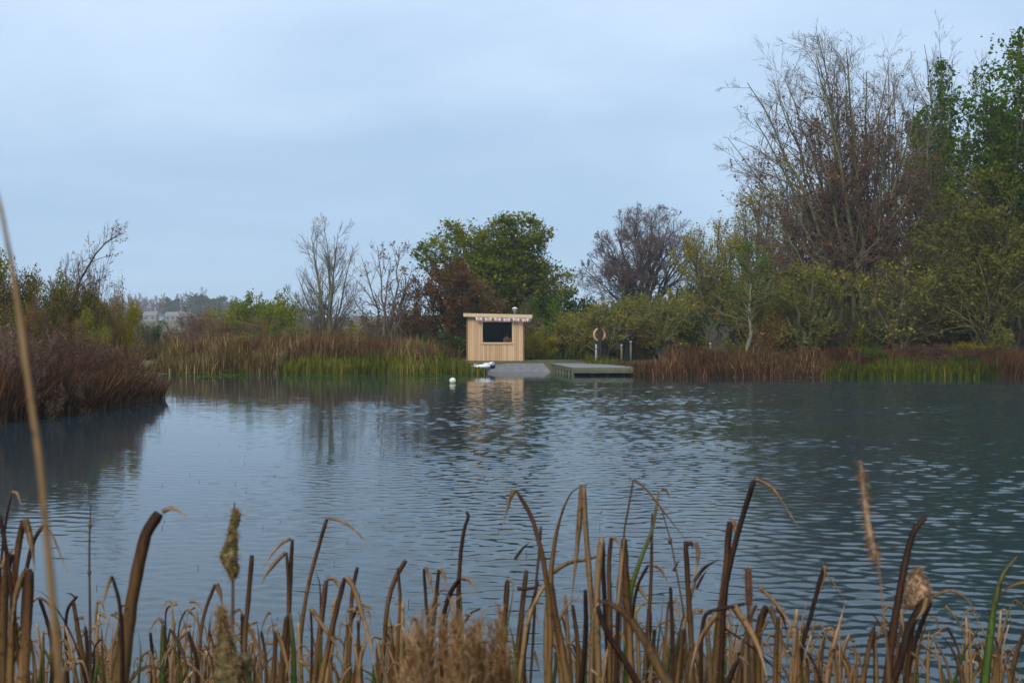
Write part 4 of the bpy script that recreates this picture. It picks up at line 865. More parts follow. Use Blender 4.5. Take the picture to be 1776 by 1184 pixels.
# ------------------------------------------------------------------ slipway
M['slip'] = surf_mat('slipway_boards', (0.095, 0.097, 0.10), (0.155, 0.157, 0.16), 5, 0.75, (1, .3, 1))
x0, x1 = -2.6, 2.55
sl_o = MB(); z1_ = hz0 - 0.13
sl_o.add([(x0, 63.6, -0.32), (x1, 63.9, -0.32), (1.95, 67.6, z1_), (x0, 67.6, z1_), (1.55, 70.8, z1_ + .005), (x0, 70.8, z1_ + .005),
          (x0, 63.6, -0.62), (x1, 63.9, -0.62), (1.55, 70.8, -0.4), (x0, 70.8, -0.4)], [(0, 1, 2, 3), (3, 2, 4, 5), (6, 7, 1, 0), (5, 4, 8, 9), (1, 7, 8, 4, 2), (6, 0, 3, 5, 9), (9, 8, 7, 6)])
so_ = sl_o.obj('slipway', M['slip']); tag(so_, 'grey sloping slipway running from the hut down into the water', 'slipway')

# ------------------------------------------------------------------ jetty
M['deck'] = surf_mat('jetty_boards', (0.090, 0.098, 0.092), (0.165, 0.172, 0.165), 4, 0.75, (1, 6, 1), c3=(0.115, 0.135, 0.11), vary=0.2)
M['mossy'] = surf_mat('mossy_beam', (0.055, 0.065, 0.035), (0.12, 0.13, 0.075), 4, 0.85, (1, 1, 3), c3=(0.085, 0.11, 0.045), vary=0.2)
M['palebeam'] = surf_mat('pale_beam', (0.16, 0.155, 0.12), (0.28, 0.27, 0.21), 5, 0.8, (.6, 1, 1))
n0, n1, f0, f1 = Vector((3.30, 59.7, 0)), Vector((6.85, 59.75, 0)), Vector((1.90, 72.3, 0)), Vector((5.30, 72.3, 0)); zt = 0.45
jt = tag(empty('jetty', (0, 0, 0)), 'weathered grey timber jetty on short posts beside the slipway', 'jetty')
def jp(u, v): return (n0.lerp(n1, u)).lerp(f0.lerp(f1, u), v)
nbd = 64
for i in range(nbd):
    v0, v1 = (i + 0.04) / nbd, (i + 0.96) / nbd; q = [jp(-0.012, v0), jp(1.012, v0), jp(1.012, v1), jp(-0.012, v1)]
    MB().add([(p_.x, p_.y, zt - 0.035) for p_ in q] + [(p_.x, p_.y, zt) for p_ in q], [(3, 2, 1, 0), (4, 5, 6, 7), (0, 1, 5, 4), (1, 2, 6, 5), (2, 3, 7, 6), (3, 0, 4, 7)]).obj('deck_board', M['deck'], jt)
def beam(u0, v0, u1, v1, z0_, z1_, th, mat_, nm, dz=0.0):
    a, b_ = jp(u0, v0), jp(u1, v1); d = (b_ - a).normalized(); pn = Vector((-d.y, d.x, 0)) * th / 2
    q = [a - pn, b_ - pn, b_ + pn, a + pn]
    return MB().add([(p_.x, p_.y, z0_) for p_ in q] + [(p_.x, p_.y, z1_) for p_ in q], [(3, 2, 1, 0), (4, 5, 6, 7), (0, 1, 5, 4), (1, 2, 6, 5), (2, 3, 7, 6), (3, 0, 4, 7)]).obj(nm, mat_, jt)
for k in range(3): beam(k / 3 + 0.003, 0.0022, (k + 1) / 3 - 0.003, 0.0022, 0.24, 0.412, 0.05, M['mossy'], 'fascia_beam')
beam(0, 0.006, 1, 0.006, 0.155, 0.215, 0.05, M['palebeam'], 'lower_rail')
for k in range(4): beam(0.006, k / 4 + 0.004, 0.006, (k + 1) / 4 - 0.004, 0.23, 0.412, 0.05, M['mossy'], 'side_beam')
for k in range(4): beam(0.994, k / 4 + 0.004, 0.994, (k + 1) / 4 - 0.004, 0.23, 0.412, 0.05, M['mossy'], 'side_beam')
for u in (0.3, 0.55, 0.8): beam(u, 0.02, u, 0.98, 0.25, 0.40, 0.08, M['bark_dark'], 'joist')
for k in range(9):
    for u in (0.02, 0.98):
        c = jp(u, 0.02 + k * 0.085); MB().lathe([(0.10, -1.0), (0.10, 0.2), (0.10, 0.228)], 10, (c.x, c.y, 0)).obj('post', M['mossy'], jt)
for u in (0.3, 0.55, 0.8):
    c = jp(u, 0.03); MB().lathe([(0.09, -1.0), (0.09, 0.2), (0.09, 0.248)], 10, (c.x, c.y, 0)).obj('post', M['bark_dark'], jt)

# ------------------------------------------------------------------ lifebuoy on its post, pale pipe beside it
M['post'] = surf_mat('post_dark', (0.018, 0.015, 0.012), (0.045, 0.035, 0.028), 6, 0.85); M['ring_or'] = surf_mat('faded_orange', (0.32, 0.11, 0.04), (0.42, 0.17, 0.065), 6, 0.6); M['ring_cr'] = surf_mat('ring_cream', (0.36, 0.24, 0.14), (0.46, 0.32, 0.20), 6, 0.6)
YL = 67.5; lx = X(1040, YL); lz = GZ(lx, YL)
lp = tag(empty('lifebuoy_post', (lx, YL, lz)), 'dark square post carrying the lifebuoy beside the jetty', 'post')
MB().box(-.11, .11, -.09, .09, -.3, Z(566, YL) - lz).obj('shaft', M['post'], lp, bevel=0.012)
MB().box(-.14, .14, -.115, .115, Z(566, YL) - lz + .001, Z(566, YL) - lz + .05).obj('cap', M['post'], lp)
MB().tube([(0, .08, Z(580, YL) - lz + .28), (0, .20, Z(580, YL) - lz + .28)], 0.02, 6).obj('peg', M['post'], lp)
rg = tag(empty('lifebuoy', (lx, YL + 0.15, Z(580.5, YL))), 'faded orange and cream lifebuoy ring hanging on the dark post', 'lifebuoy')
for k in range(8):
    a0, a1 = k * PI / 4 + 0.2, (k + 1) * PI / 4 + 0.2
    MB().tube([(0.33 * math.cos(a0 + (a1 - a0) * q / 6), 0, 0.36 * math.sin(a0 + (a1 - a0) * q / 6)) for q in range(7)], 0.085, 10).obj('band' if k % 2 else 'segment', M['ring_cr'] if (k % 2 or 2 <= k <= 5) else M['ring_or'], rg, True)
px_ = X(1034, 67.0); pz = GZ(px_, 67.0)
pp = tag(empty('pipe_post', (px_, 67.0, pz)), 'short pale grey pipe standing left of the lifebuoy post', 'post')
M['pipe'] = surf_mat('pale_pipe', (0.20, 0.21, 0.21), (0.32, 0.33, 0.33), 5, 0.6)
MB().lathe([(0.07, -.2), (0.07, Z(597, 67) - pz), (0.06, Z(597, 67) - pz + .01)], 12).obj('pipe', M['pipe'], pp, True); MB().lathe([(0.078, Z(606, 67) - pz), (0.078, Z(604.5, 67) - pz)], 12).obj('collar', M['post'], pp, True)
# black hooded bin between two stakes
YB = 68.0; bx = X(1087, YB); bz_ = GZ(bx, YB)
bi = tag(empty('covered_bin', (bx, YB, bz_)), 'black bin with a tilted hood standing between two stakes', 'bin')
MB().lathe([(0.20, -.1), (0.24, .1), (0.30, Z(592, YB) - bz_), (0.32, Z(591, YB) - bz_)], 14).obj('body', M['black'], bi, True)
Mt = Matrix.Translation((0.05, 0, Z(583, YB) - bz_)) @ Matrix.Rotation(R(-32), 4, 'Y')
hd = MB(); prof = [(0.40, -.16), (0.39, 0.0), (0.30, .14), (0.12, .22), (.02, .24)]; hd.lathe(prof, 14); hd.v = [tuple(Mt @ Vector((p_[0], p_[1] * .8, p_[2]))) for p_ in hd.v]; hd.obj('hood', M['black'], bi, True)
for (pxx, ptop, lab) in ((1078, 597, 'short stake with a pale top left of the black bin'), (1094, 591, 'grey stake right of the black bin'), (1232, 594, 'pale post at the corner of the dark shed'), (1564, 593, 'pale post among the shrubs above the right sedge')):
    Ys_ = 66.8 if pxx < 1200 else (65.2 if pxx < 1300 else 62.0); x_ = X(pxx, Ys_); z_ = GZ(x_, Ys_); r = tag(empty('stake', (x_, Ys_, z_)), lab, 'stake')
    MB().lathe([(0.065, -.3), (0.06, Z(ptop, Ys_) - z_ - .12)], 10).obj('shaft', M['bark_grey'], r, True); MB().lathe([(0.078, Z(ptop, Ys_) - z_ - .118), (0.078, Z(ptop, Ys_) - z_ - .02), (0.04, Z(ptop, Ys_) - z_)], 10).obj('top', M['pipe'] if pxx < 1300 else M['bark_grey'], r, True)
# dark shed among the trees
YS = 71.5; x0 = X(1231, YS); x1 = X(1277, YS); z0 = GZ((x0 + x1) / 2, YS) - .1; hs_ = Z(563, YS) - z0
ds = tag(empty('dark_shed', ((x0 + x1) / 2, YS, z0)), 'black boarded shed half hidden under the trees of the right bank', 'shed'); wd_ = (x1 - x0)
M['tar'] = surf_mat('tarred_boards', (0.010, 0.010, 0.011), (0.022, 0.022, 0.024), 5, 0.8, (6, 6, .6), vary=0.3)
for k in range(12): MB().box(-wd_ / 2 + k * wd_ / 12 + .004, -wd_ / 2 + (k + 1) * wd_ / 12 - .004, -.02, 0, 0, hs_).obj('board', M['tar'], ds)
MB().box(-wd_ / 2, wd_ / 2, .003, 2.2, 0, hs_ - .02).obj('wall', M['tar'], ds); slab(-wd_ / 2 - .15, wd_ / 2 + .15, -.2, 2.4, hs_ + .003, hs_ + .003, .09).obj('roof', M['felt'], ds)
xb = X(1257, 67.0); zb_ = GZ(xb, 67.0); br = tag(empty('barrel', (xb, 67.0, zb_)), 'small blue barrel in front of the black shed', 'barrel')
M['blue'] = surf_mat('blue_plastic', (0.03, 0.06, 0.22), (0.05, 0.09, 0.30), 5, 0.5)
hb_ = Z(601, 67) - zb_
MB().lathe([(0.17, 0), (0.20, .05), (0.21, hb_ * .5), (0.20, hb_ - .05), (0.17, hb_)], 14).obj('drum', M['blue'], br, True); MB().lathe([(0.175, hb_ + .001), (0.175, hb_ + .03), (.16, hb_ + .035)], 14).obj('lid', M['black'], br, True)

# ------------------------------------------------------------------ inflatable dinghy on the slip edge
M['hyp'] = surf_mat('dinghy_white', (0.62, 0.63, 0.66), (0.74, 0.75, 0.78), 5, 0.45); M['navy'] = surf_mat('dinghy_navy', (0.025, 0.03, 0.06), (0.05, 0.06, 0.10), 5, 0.5); M['thwart'] = surf_mat('thwart_wood', (0.10, 0.055, 0.03), (0.17, 0.10, 0.05), 6, 0.7)
YD = 64.3; dg = tag(empty('dinghy', (X(837, YD), YD, 0.40), R(-12)), 'small white and navy inflatable dinghy on the slip edge by the sedge', 'dinghy'); dg.rotation_euler = (R(6), R(-3), R(-20))
pts = [(-0.75, -0.42, 0), (-0.2, -0.45, 0), (0.25, -0.42, .02), (0.52, -0.30, .05), (0.66, 0.0, .09), (0.52, 0.30, .05), (0.25, 0.42, .02), (-0.2, 0.45, 0), (-0.75, 0.42, 0)]
MB().tube(pts, [.08, .11, .12, .12, .12, .12, .12, .11, .08], 12).obj('tube', M['hyp'], dg, True)
MB().tube([(p_[0] * 1.0, p_[1] * 1.0, p_[2] - .15) for p_ in pts], [.08, .13, .14, .14, .14, .14, .14, .13, .08], 10).obj('lower_tube', M['navy'], dg, True)
MB().box(-0.75, 0.45, -0.36, 0.36, -.10, -.06).obj('floor', M['navy'], dg); MB().box(-0.42, -0.12, -0.44, 0.44, .09, .13).obj('seat', M['thwart'], dg); MB().box(-0.80, -0.74, -0.36, 0.36, -.1, .16).obj('transom', M['thwart'], dg)
for s2 in (-1, 1): MB().tube([(0.30, s2 * .30, .14), (0.02, s2 * .34, .17), (-0.1, s2 * .34, .14)], .018, 6).obj('grab_rope', M['navy'], dg)
# buoy
M['buoy'] = surf_mat('buoy_cream', (0.60, 0.58, 0.40), (0.72, 0.70, 0.52), 6, 0.5)
YU = 51; bu = tag(empty('mooring_buoy', (X(785, YU), YU, 0)), 'round cream mooring buoy floating in front of the hut', 'buoy')
MB().lathe([(0.15 * math.cos(q), 0.115 + 0.15 * math.sin(q)) for q in np.linspace(-PI / 2 + .1, PI / 2 - .12, 12)], 18).obj('float', M['buoy'], bu, True)
MB().tube([(0.03 * math.cos(q), 0, 0.275 + 0.03 * math.sin(q)) for q in np.linspace(0, 2 * PI, 11)], .008, 6).obj('ring', M['post'], bu, True)
# ------------------------------------------------------------------ haze
m, t, n, l = newmat('haze_air')
pv = n('ShaderNodeVolumePrincipled'); pv.inputs['Color'].default_value = (0.80, 0.88, 0.96, 1); pv.inputs['Density'].default_value = 0.00032; pv.inputs['Anisotropy'].default_value = 0.0
o_ = n('ShaderNodeOutputMaterial'); l(pv.outputs[0], o_.inputs['Volume'])
hz = MB().box(-1400, 1400, -70, 1000, -3, 46).obj('haze', m); tag(hz, kind='stuff')

# ------------------------------------------------------------------ cattails in the foreground
def reed_mat(name, cols, transl=0.3, rough=0.7):
    """colour runs along the leaf (tint 0 foot .. 1 tip), with fibre streaks"""
    m, t, n, l = newmat(name)
    at = n('ShaderNodeAttribute'); at.attribute_name = 'tint'; oi = n('ShaderNodeObjectInfo')
    tc = n('ShaderNodeTexCoord'); mp_ = n('ShaderNodeMapping'); mp_.inputs['Scale'].default_value = (90, 90, 3); l(tc.outputs['Object'], mp_.inputs[0])
    nz_ = n('ShaderNodeTexNoise'); nz_.inputs['Scale'].default_value = 2.0; nz_.inputs['Detail'].default_value = 4; l(mp_.outputs[0], nz_.inputs['Vector'])
    nb_ = n('ShaderNodeTexNoise'); nb_.inputs['Scale'].default_value = 9.0; nb_.inputs['Detail'].default_value = 3; l(tc.outputs['Object'], nb_.inputs['Vector'])
    ad = n('ShaderNodeMath'); ad.operation = 'MULTIPLY_ADD'; ad.inputs[1].default_value = 0.35; l(nb_.outputs['Fac'], ad.inputs[0]); l(at.outputs['Fac'], ad.inputs[2])
    su = n('ShaderNodeMath'); su.operation = 'SUBTRACT'; su.inputs[1].default_value = 0.175; l(ad.outputs[0], su.inputs[0])
    r = n('ShaderNodeValToRGB'); ramp(r, cols); l(su.outputs[0], r.inputs['Fac'])
    mr = n('ShaderNodeMapRange'); mr.inputs['To Min'].default_value = 0.72; mr.inputs['To Max'].default_value = 1.28; l(oi.outputs['Random'], mr.inputs['Value'])
    m2 = n('ShaderNodeMapRange'); m2.inputs['From Min'].default_value = .3; m2.inputs['From Max'].default_value = .7; m2.inputs['To Min'].default_value = 0.62; m2.inputs['To Max'].default_value = 1.25; l(nz_.outputs['Fac'], m2.inputs['Value'])
    mu = n('ShaderNodeMath'); mu.operation = 'MULTIPLY'; l(mr.outputs[0], mu.inputs[0]); l(m2.outputs[0], mu.inputs[1])
    sp_ = n('ShaderNodeTexNoise'); sp_.inputs['Scale'].default_value = 140.0; sp_.inputs['Detail'].default_value = 2; l(tc.outputs['Object'], sp_.inputs['Vector'])
    m3 = n('ShaderNodeMapRange'); m3.inputs['From Min'].default_value = .56; m3.inputs['From Max'].default_value = .68; m3.inputs['To Min'].default_value = 1.0; m3.inputs['To Max'].default_value = 0.5; l(sp_.outputs['Fac'], m3.inputs['Value'])
    mu2 = n('ShaderNodeMath'); mu2.operation = 'MULTIPLY'; l(mu.outputs[0], mu2.inputs[0]); l(m3.outputs[0], mu2.inputs[1]); mu = mu2
    hs = n('ShaderNodeHueSaturation'); l(mu.outputs[0], hs.inputs['Value']); l(r.outputs['Color'], hs.inputs['Color'])
    p_ = n('ShaderNodeBsdfPrincipled'); p_.inputs['Roughness'].default_value = rough; p_.inputs['Specular IOR Level'].default_value = 0.25; l(hs.outputs[0], p_.inputs['Base Color'])
    tr_ = n('ShaderNodeBsdfTranslucent'); l(hs.outputs[0], tr_.inputs['Color']); mx_ = n('ShaderNodeMixShader'); mx_.inputs[0].default_value = transl
    l(p_.outputs[0], mx_.inputs[1]); l(tr_.outputs[0], mx_.inputs[2]); oo_ = n('ShaderNodeOutputMaterial'); l(mx_.outputs[0], oo_.inputs['Surface'])
    return m
GREEN = (0.085, 0.125, 0.024); OLIV = (0.135, 0.074, 0.020); BRN = (0.092, 0.040, 0.015); DKB = (0.055, 0.026, 0.015); TAN = (0.40, 0.235, 0.115); STR = (0.56, 0.385, 0.22)
M['r_b'] = reed_mat('reed_leaf_brown', [(0, (0.27, 0.165, 0.060)), (0.35, (0.22, 0.120, 0.044)), (0.7, (0.15, 0.072, 0.028)), (1.0, DKB)])
M['r_d'] = reed_mat('reed_leaf_dark', [(0, BRN), (0.5, DKB), (1.0, (0.040, 0.022, 0.018))])
M['r_t'] = reed_mat('reed_leaf_tan', [(0, (0.26, 0.16, 0.08)), (0.5, TAN), (1.0, STR)], 0.4)
M['r_m'] = reed_mat('reed_leaf_taupe', [(0, (0.28, 0.17, 0.068)), (0.5, (0.33, 0.205, 0.092)), (1.0, (0.38, 0.245, 0.125))], 0.3)
M['r_g'] = reed_mat('reed_leaf_green', [(0, (0.06, 0.115, 0.025)), (0.45, GREEN), (0.75, (0.12, 0.12, 0.032)), (1.0, (0.15, 0.09, 0.04))], 0.35)
M['r_s'] = reed_mat('reed_stem', [(0, (0.10, 0.065, 0.035)), (1, (0.065, 0.042, 0.034))], 0.0)
M['seed'] = surf_mat('seed_head_mottled', (0.030, 0.028, 0.008), (0.12, 0.095, 0.030), 130, 0.95, c3=(0.36, 0.23, 0.12), detail=4, bump=0.8)
M['seed_b'] = surf_mat('seed_head_brown', (0.060, 0.026, 0.018), (0.12, 0.055, 0.036), 60, 0.95, detail=4, bump=0.4)
M['fluff'] = surf_mat('seed_fluff', (0.36, 0.22, 0.125), (0.50, 0.33, 0.20), 60, 0.95, detail=4, bump=0.6)
M['fluff_d'] = surf_mat('seed_fluff_dark', (0.10, 0.06, 0.035), (0.20, 0.125, 0.07), 60, 0.95, detail=4, bump=0.6)
M['plume'] = leaf_mat('plume_hair', [(0, (0.22, 0.13, 0.065)), (0.5, (0.38, 0.24, 0.13)), (1, (0.62, 0.44, 0.28))], 0.5, 0.1)
FR = random.Random(21)
def catmull(P, n_, nb=0):
    """smooth curve through uneven points; the first nb spans (below the frame) get few samples"""
    P = np.asarray(P, float); dl = np.sqrt(np.linalg.norm(np.diff(P, axis=0), axis=1)) + 1e-6; t = np.concatenate([[0], np.cumsum(dl)])
    sl_ = np.diff(P, axis=0) / dl[:, None]; m_ = np.empty_like(P); m_[0] = sl_[0]; m_[-1] = sl_[-1]
    if len(P) > 2: m_[1:-1] = (sl_[:-1] * dl[1:, None] + sl_[1:] * dl[:-1, None]) / (dl[:-1] + dl[1:])[:, None]
    k = len(P) - 1; u = np.linspace(0, k, n_) if not nb else np.concatenate([np.linspace(0, nb, 2 * nb + 1)[:-1], np.linspace(nb, k, n_ - 2 * nb)])
    i_ = np.minimum(u.astype(int), k - 1); f = (u - i_)[:, None]; h = dl[i_][:, None]
    C = (2 * f ** 3 - 3 * f ** 2 + 1) * P[i_] + (f ** 3 - 2 * f ** 2 + f) * h * m_[i_] + (-2 * f ** 3 + 3 * f ** 2) * P[i_ + 1] + (f ** 3 - f ** 2) * h * m_[i_ + 1]
    return C, u
def ribbon(P, wid, twist, flipw=1.0, round_=0.035):
    """a leaf blade with a lens-shaped section: P (n,3), wid (n,)"""
    n_ = len(P); T = np.gradient(P, axis=0); T = unit(T); tw = np.linspace(twist[0], twist[1], n_)
    view = unit(P - np.array([0, 0, CAM_H])); side = unit(np.cross(T, view)); nrm = unit(np.cross(side, T))
    A = side * np.cos(tw)[:, None] + nrm * np.sin(tw)[:, None]; B = np.cross(A, T) * FR.choice((-1, 1))
    w_ = wid[:, None] / 2
    V = np.stack([P - A * w_, P + B * w_ * round_ * 1.6, P + A * w_, P - B * w_ * round_ * 0.4], 1).reshape(-1, 3)
    F = []
    for i_ in range(n_ - 1):
        for k in range(4): F.append((i_ * 4 + k, i_ * 4 + (k + 1) % 4, (i_ + 1) * 4 + (k + 1) % 4, (i_ + 1) * 4 + k))
    F.append((3, 2, 1, 0)); e = (n_ - 1) * 4; F.append((e, e + 1, e + 2, e + 3))
    return V, np.array(F)
def leaf(root, pts, w0, d, mat='r_b', w1=None, base=None, dd=0.0, name='leaf', tip=False, tw=None, n_=22):
    """pts: photo points foot -> tip at depth d (dd: the tip leans dd metres away); base: foot on the ground, None for a hanging tip"""
    w1 = w0 * 0.7 if w1 is None else w1
    P = []
    for i_, (a, b_) in enumerate(pts):
        Y = d + dd * i_ / max(1, len(pts) - 1); P.append(W(a, b_, Y))
    m_ = len(P); nb = 0
    wpx = list(np.linspace(w0, w1, m_))
    if base is not None:
        f = np.array(P[0]); back = f - (np.array(P[1]) - f) * 0.8; k1 = np.array([back[0] + (base[0] - back[0]) * 0.3, d, (back[2] + base[2]) / 2])
        P = [tuple(base), tuple(k1), tuple(back)] + P; wpx = [w0, w0 * 1.05, w0] + wpx; nb = 2
    C, u = catmull(P, n_, nb); wv = np.interp(u, np.arange(len(P)), wpx) / FPX * d
    if tip: v = (u - nb) / (len(P) - 1 - nb); wv = wv * np.clip((1 - v) / 0.55, 0.05, 1) ** 0.8
    else: wv[-1] *= 0.8
    wv = wv * (1 + 0.04 * np.array([FR.gauss(0, 1) for _ in range(n_)]).clip(-1.5, 1.5)); C[2 * nb + 1:-1] += np.array([[FR.gauss(0, 1), 0, 0] for _ in range(n_ - 2 * nb - 2)]) * (w0 / FPX * d) * 0.022
    tw = (FR.uniform(-.5, .5), FR.uniform(-.6, .6)) if tw is None else tw
    wv = wv / np.maximum(np.cos(np.linspace(tw[0], tw[1], n_)), 0.6)
    V, F = ribbon(C, wv, tw)
    C0 = V - np.array(root.location)
    tn = np.repeat(np.clip((u - nb) / (len(P) - 1 - nb), 0, 1), 4)
    return link(name, np_mesh(name, C0, F, vtint=tn, mat=M[mat], smooth=False), root)
def stem(root, pts, w0, w1, d, mat='r_s', base=None, nodes=(), name='stem'):
    P = [W(a, b_, d) for a, b_ in pts]; wpx = list(np.linspace(w0, w1, len(P)))
    if base is not None: P = [tuple(base)] + P; wpx = [w0] + wpx
    C, u = catmull(P, 18, 1 if base is not None else 0); C = C - np.array(root.location); r_ = np.interp(u, np.arange(len(P)), wpx) / FPX * d / 2
    V, F = tubes(C[None], r_[None], 8); o = link(name, np_mesh(name, V, F, vtint=np.repeat(np.linspace(0, 1, 18), 8), mat=M[mat], smooth=True), root)
    for (a, b_, w_) in nodes:
        c = Vector(W(a, b_, d)) - root.location; q = w_ / FPX * d / 2
        MB().lathe([(q * .5, -q * 1.6), (q, -q * .5), (q, q * .5), (q * .5, q * 1.6)], 10, c).obj('node', M[mat], o, True)
    return o
def head(root, prof, d, mat, seed, lump=0.18, fl=None, name='seed_head', n_=26, S=18, flm='plume', nh=0, hl_=0.02):
    """prof: (cx, y, width) in photo pixels, top to bottom; a lumpy body of seeds, with loose hairs"""
    rng = np.random.default_rng(seed); pr = np.array(prof, float); u = np.linspace(0, len(pr) - 1, n_)
    cx, cy, ww = (np.interp(u, np.arange(len(pr)), pr[:, k]) for k in range(3))
    c = np.stack([X(cx, d), np.full(n_, d), Z(cy, d)], -1) - np.array(root.location); r_ = ww / FPX * d / 2
    an = np.arange(S) * 2 * PI / S; ph = rng.random(4) * 6.28
    rad = r_[:, None] * (1 + lump * (np.sin(an[None] * 3 + u[:, None] * 1.9 + ph[0]) * .5 + np.sin(an[None] * 5 - u[:, None] * 3.1 + ph[1]) * .35) + lump * .35 * rng.normal(size=(n_, S)))
    V = np.stack([c[:, None, 0] + rad * np.cos(an), c[:, None, 1] + rad * np.sin(an), np.repeat(c[:, 2:3], S, 1)], -1).reshape(-1, 3)
    F = []
    for i_ in range(n_ - 1):
        for k in range(S): F.append((i_ * S + k, i_ * S + (k + 1) % S, (i_ + 1) * S + (k + 1) % S, (i_ + 1) * S + k))
    o = link(name, np_mesh(name, V, np.array(F), mat=M[mat], smooth=True), root)
    if nh:
        i_ = rng.integers(0, n_ * S, nh); p_ = V[i_]; ax = c[i_ // S]; dr = unit(unit(p_ - ax) + rng.normal(size=(nh, 3)) * .5)
        P = np.stack([p_, p_ + dr * hl_ * .5, p_ + dr * hl_ + np.array([0, 0, -hl_ * .2])], 1); Vh, Fh = tubes(P, np.tile(np.array([.0005, .0004, .0002]), (nh, 1)), 3)
        tag(link('seed_hairs', np_mesh('seed_hairs', Vh, Fh, tint=np.repeat(rng.random(nh), 6), mat=M[flm]), o), kind='stuff')
    return o
def clump(px, d, label=None, name='cattail', cat='cattail', group='cattails in the foreground'):
    x = X(px, d); r = empty(name, (x, d, max(GZ(x, d), -0.25))); tag(r, label, cat, group); return r
def bs(r, jx=0.03): return (r.location.x + FR.uniform(-jx, jx), r.location.y + FR.uniform(-jx, jx), r.location.z)
def cl(px, d, label, *lv):
    """one plant; each leaf: (material, width, points[, tip width, flags])  flags: h hanging tip (no foot), p pointed, a leans away"""
    r = clump(px, d, label)
    for q in lv:
        mt_, w_, pts = q[0], q[1], q[2]; w1 = q[3] if len(q) > 3 else None; fl = q[4] if len(q) > 4 else ''
        dd_ = FR.uniform(-.06, .10)
        leaf(r, pts, w_, d + dd_ if 'h' not in fl else d + cl.last, mt_, w1, None if 'h' in fl else bs(r), 0.0, 'bent_tip' if 'h' in fl else 'leaf', 'p' in fl or 'h' in fl, n_=14 if 'h' in fl else 24)
        cl.last = dd_ if 'h' not in fl else cl.last
    return r
cl.last = 0.0
# left group
cl(42, 1.55, 'broad dark brown cattail clump at the bottom left corner', ('r_b', 19, [(40, 1184), (45, 1100), (52, 990)], 15), ('r_t', 14, [(50, 985), (34, 1012), (24, 1055), (20, 1100)], 6, 'h'),
   ('r_b', 13, [(17, 1184), (22, 1060), (30, 960), (40, 902)], 10), ('r_t', 14, [(42, 899), (50, 922), (57, 960), (61, 990)], 6, 'h'), ('r_d', 8, [(30, 1120), (18, 1010), (10, 950), (0, 893)], 7),
   ('r_b', 16, [(4, 1184), (6, 1080), (12, 985), (20, 960)], 12), ('r_t', 12, [(2, 985), (14, 962), (30, 945)], 4, 'h'))
cl(6, 1.75, 'thin dark cattail leaf with a curled pale tip at the left edge', ('r_d', 5, [(-6, 1184), (0, 1000), (10, 905), (20, 856)], 4), ('r_t', 6, [(21, 853), (29, 855), (34, 866), (36, 876)], 3, 'h'))
cl(55, 1.8, 'dark cattail leaf with a long thin drooping tip at lower left', ('r_d', 8, [(38, 1184), (44, 1000), (60, 935), (75, 910)], 6), ('r_t', 5, [(76, 908), (92, 930), (108, 970), (126, 1006)], 2, 'h'),
   ('r_b', 6, [(100, 1184), (105, 1110), (92, 1058), (68, 1036), (45, 1062), (26, 1112)], 4, 'p'), ('r_d', 7, [(90, 1184), (90, 1120), (82, 1078), (68, 1036)], 6), ('r_d', 3.5, [(150, 1184), (126, 1105), (96, 1052), (74, 1028), (56, 1021)], 2, 'p'),
   ('r_t', 5, [(64, 1184), (70, 1140), (64, 1080)], 4), ('r_g', 7, [(70, 1184), (72, 1150), (73, 1120)], 3, 'p'))
r = clump(157, 1.9, 'thin upright jointed stalk rising alone at lower left')
stem(r, [(157, 1184), (156, 1060), (155, 960), (156, 908), (158, 878)], 5.5, 1.6, 1.9, 'r_s', bs(r), ((156.3, 911, 7), (155, 992, 6.5))); leaf(r, [(150, 1184), (152, 1130), (148, 1086)], 8, 1.92, 'r_d', 5, bs(r)); leaf(r, [(160, 1184), (163, 1150), (165, 1120), (175, 1108)], 5, 1.92, 'r_d', 3, bs(r))
cl(135, 2.0, 'dark hooked cattail leaf left of the big leaning leaf', ('r_d', 6, [(118, 1184), (114, 1100), (118, 1055), (134, 1033)], 5), ('r_d', 3, [(131, 1036), (122, 1029), (113, 1028)], 2, 'h'), ('r_b', 9, [(150, 1184), (139, 1115), (131, 1065), (127, 1042)], 6),
   ('r_t', 5, [(104, 1184), (140, 1105), (172, 1082), (192, 1070)], 3, 'p'), ('r_b', 4, [(120, 1160), (150, 1140), (185, 1137)], 3, 'p'))
cl(222, 1.25, 'big broad brown cattail leaf leaning right at lower left', ('r_b', 22, [(212, 1184), (222, 1085), (240, 985), (254, 925), (276, 889)], 20), ('r_t', 9, [(281, 887), (298, 881), (314, 888), (332, 905)], 2, 'h'),
   ('r_d', 9, [(212, 1184), (212, 1110), (207, 1045), (195, 999)], 5), ('r_t', 6, [(194, 998), (186, 1018), (180, 1040), (172, 1060)], 3, 'h'), ('r_b', 12, [(200, 1184), (206, 1130), (208, 1085)], 6))
cl(283, 2.1, 'short olive cattail leaves right of the big leaning leaf', ('r_g', 9, [(283, 1184), (284, 1120), (283, 1082)], 6), ('r_t', 6, [(284, 1080), (275, 1072), (262, 1088), (255, 1105)], 2, 'h'), ('r_d', 6, [(265, 1184), (264, 1135), (261, 1096)], 5),
   ('r_d', 3, [(288, 1110), (287, 1070), (290, 1054), (296, 1050)], 3), ('r_t', 4, [(270, 1184), (296, 1110), (310, 1090)], 3, 'p'))
cl(245, 1.7, 'low arching brown leaf at the bottom, left of the seed heads', ('r_b', 8, [(222, 1184), (240, 1163), (262, 1155), (280, 1163), (295, 1190)], 5, 'p'), ('r_g', 5, [(240, 1184), (244, 1130), (238, 1085)], 2, 'p'), ('r_t', 7, [(296, 1184), (300, 1130), (320, 1092)], 4))
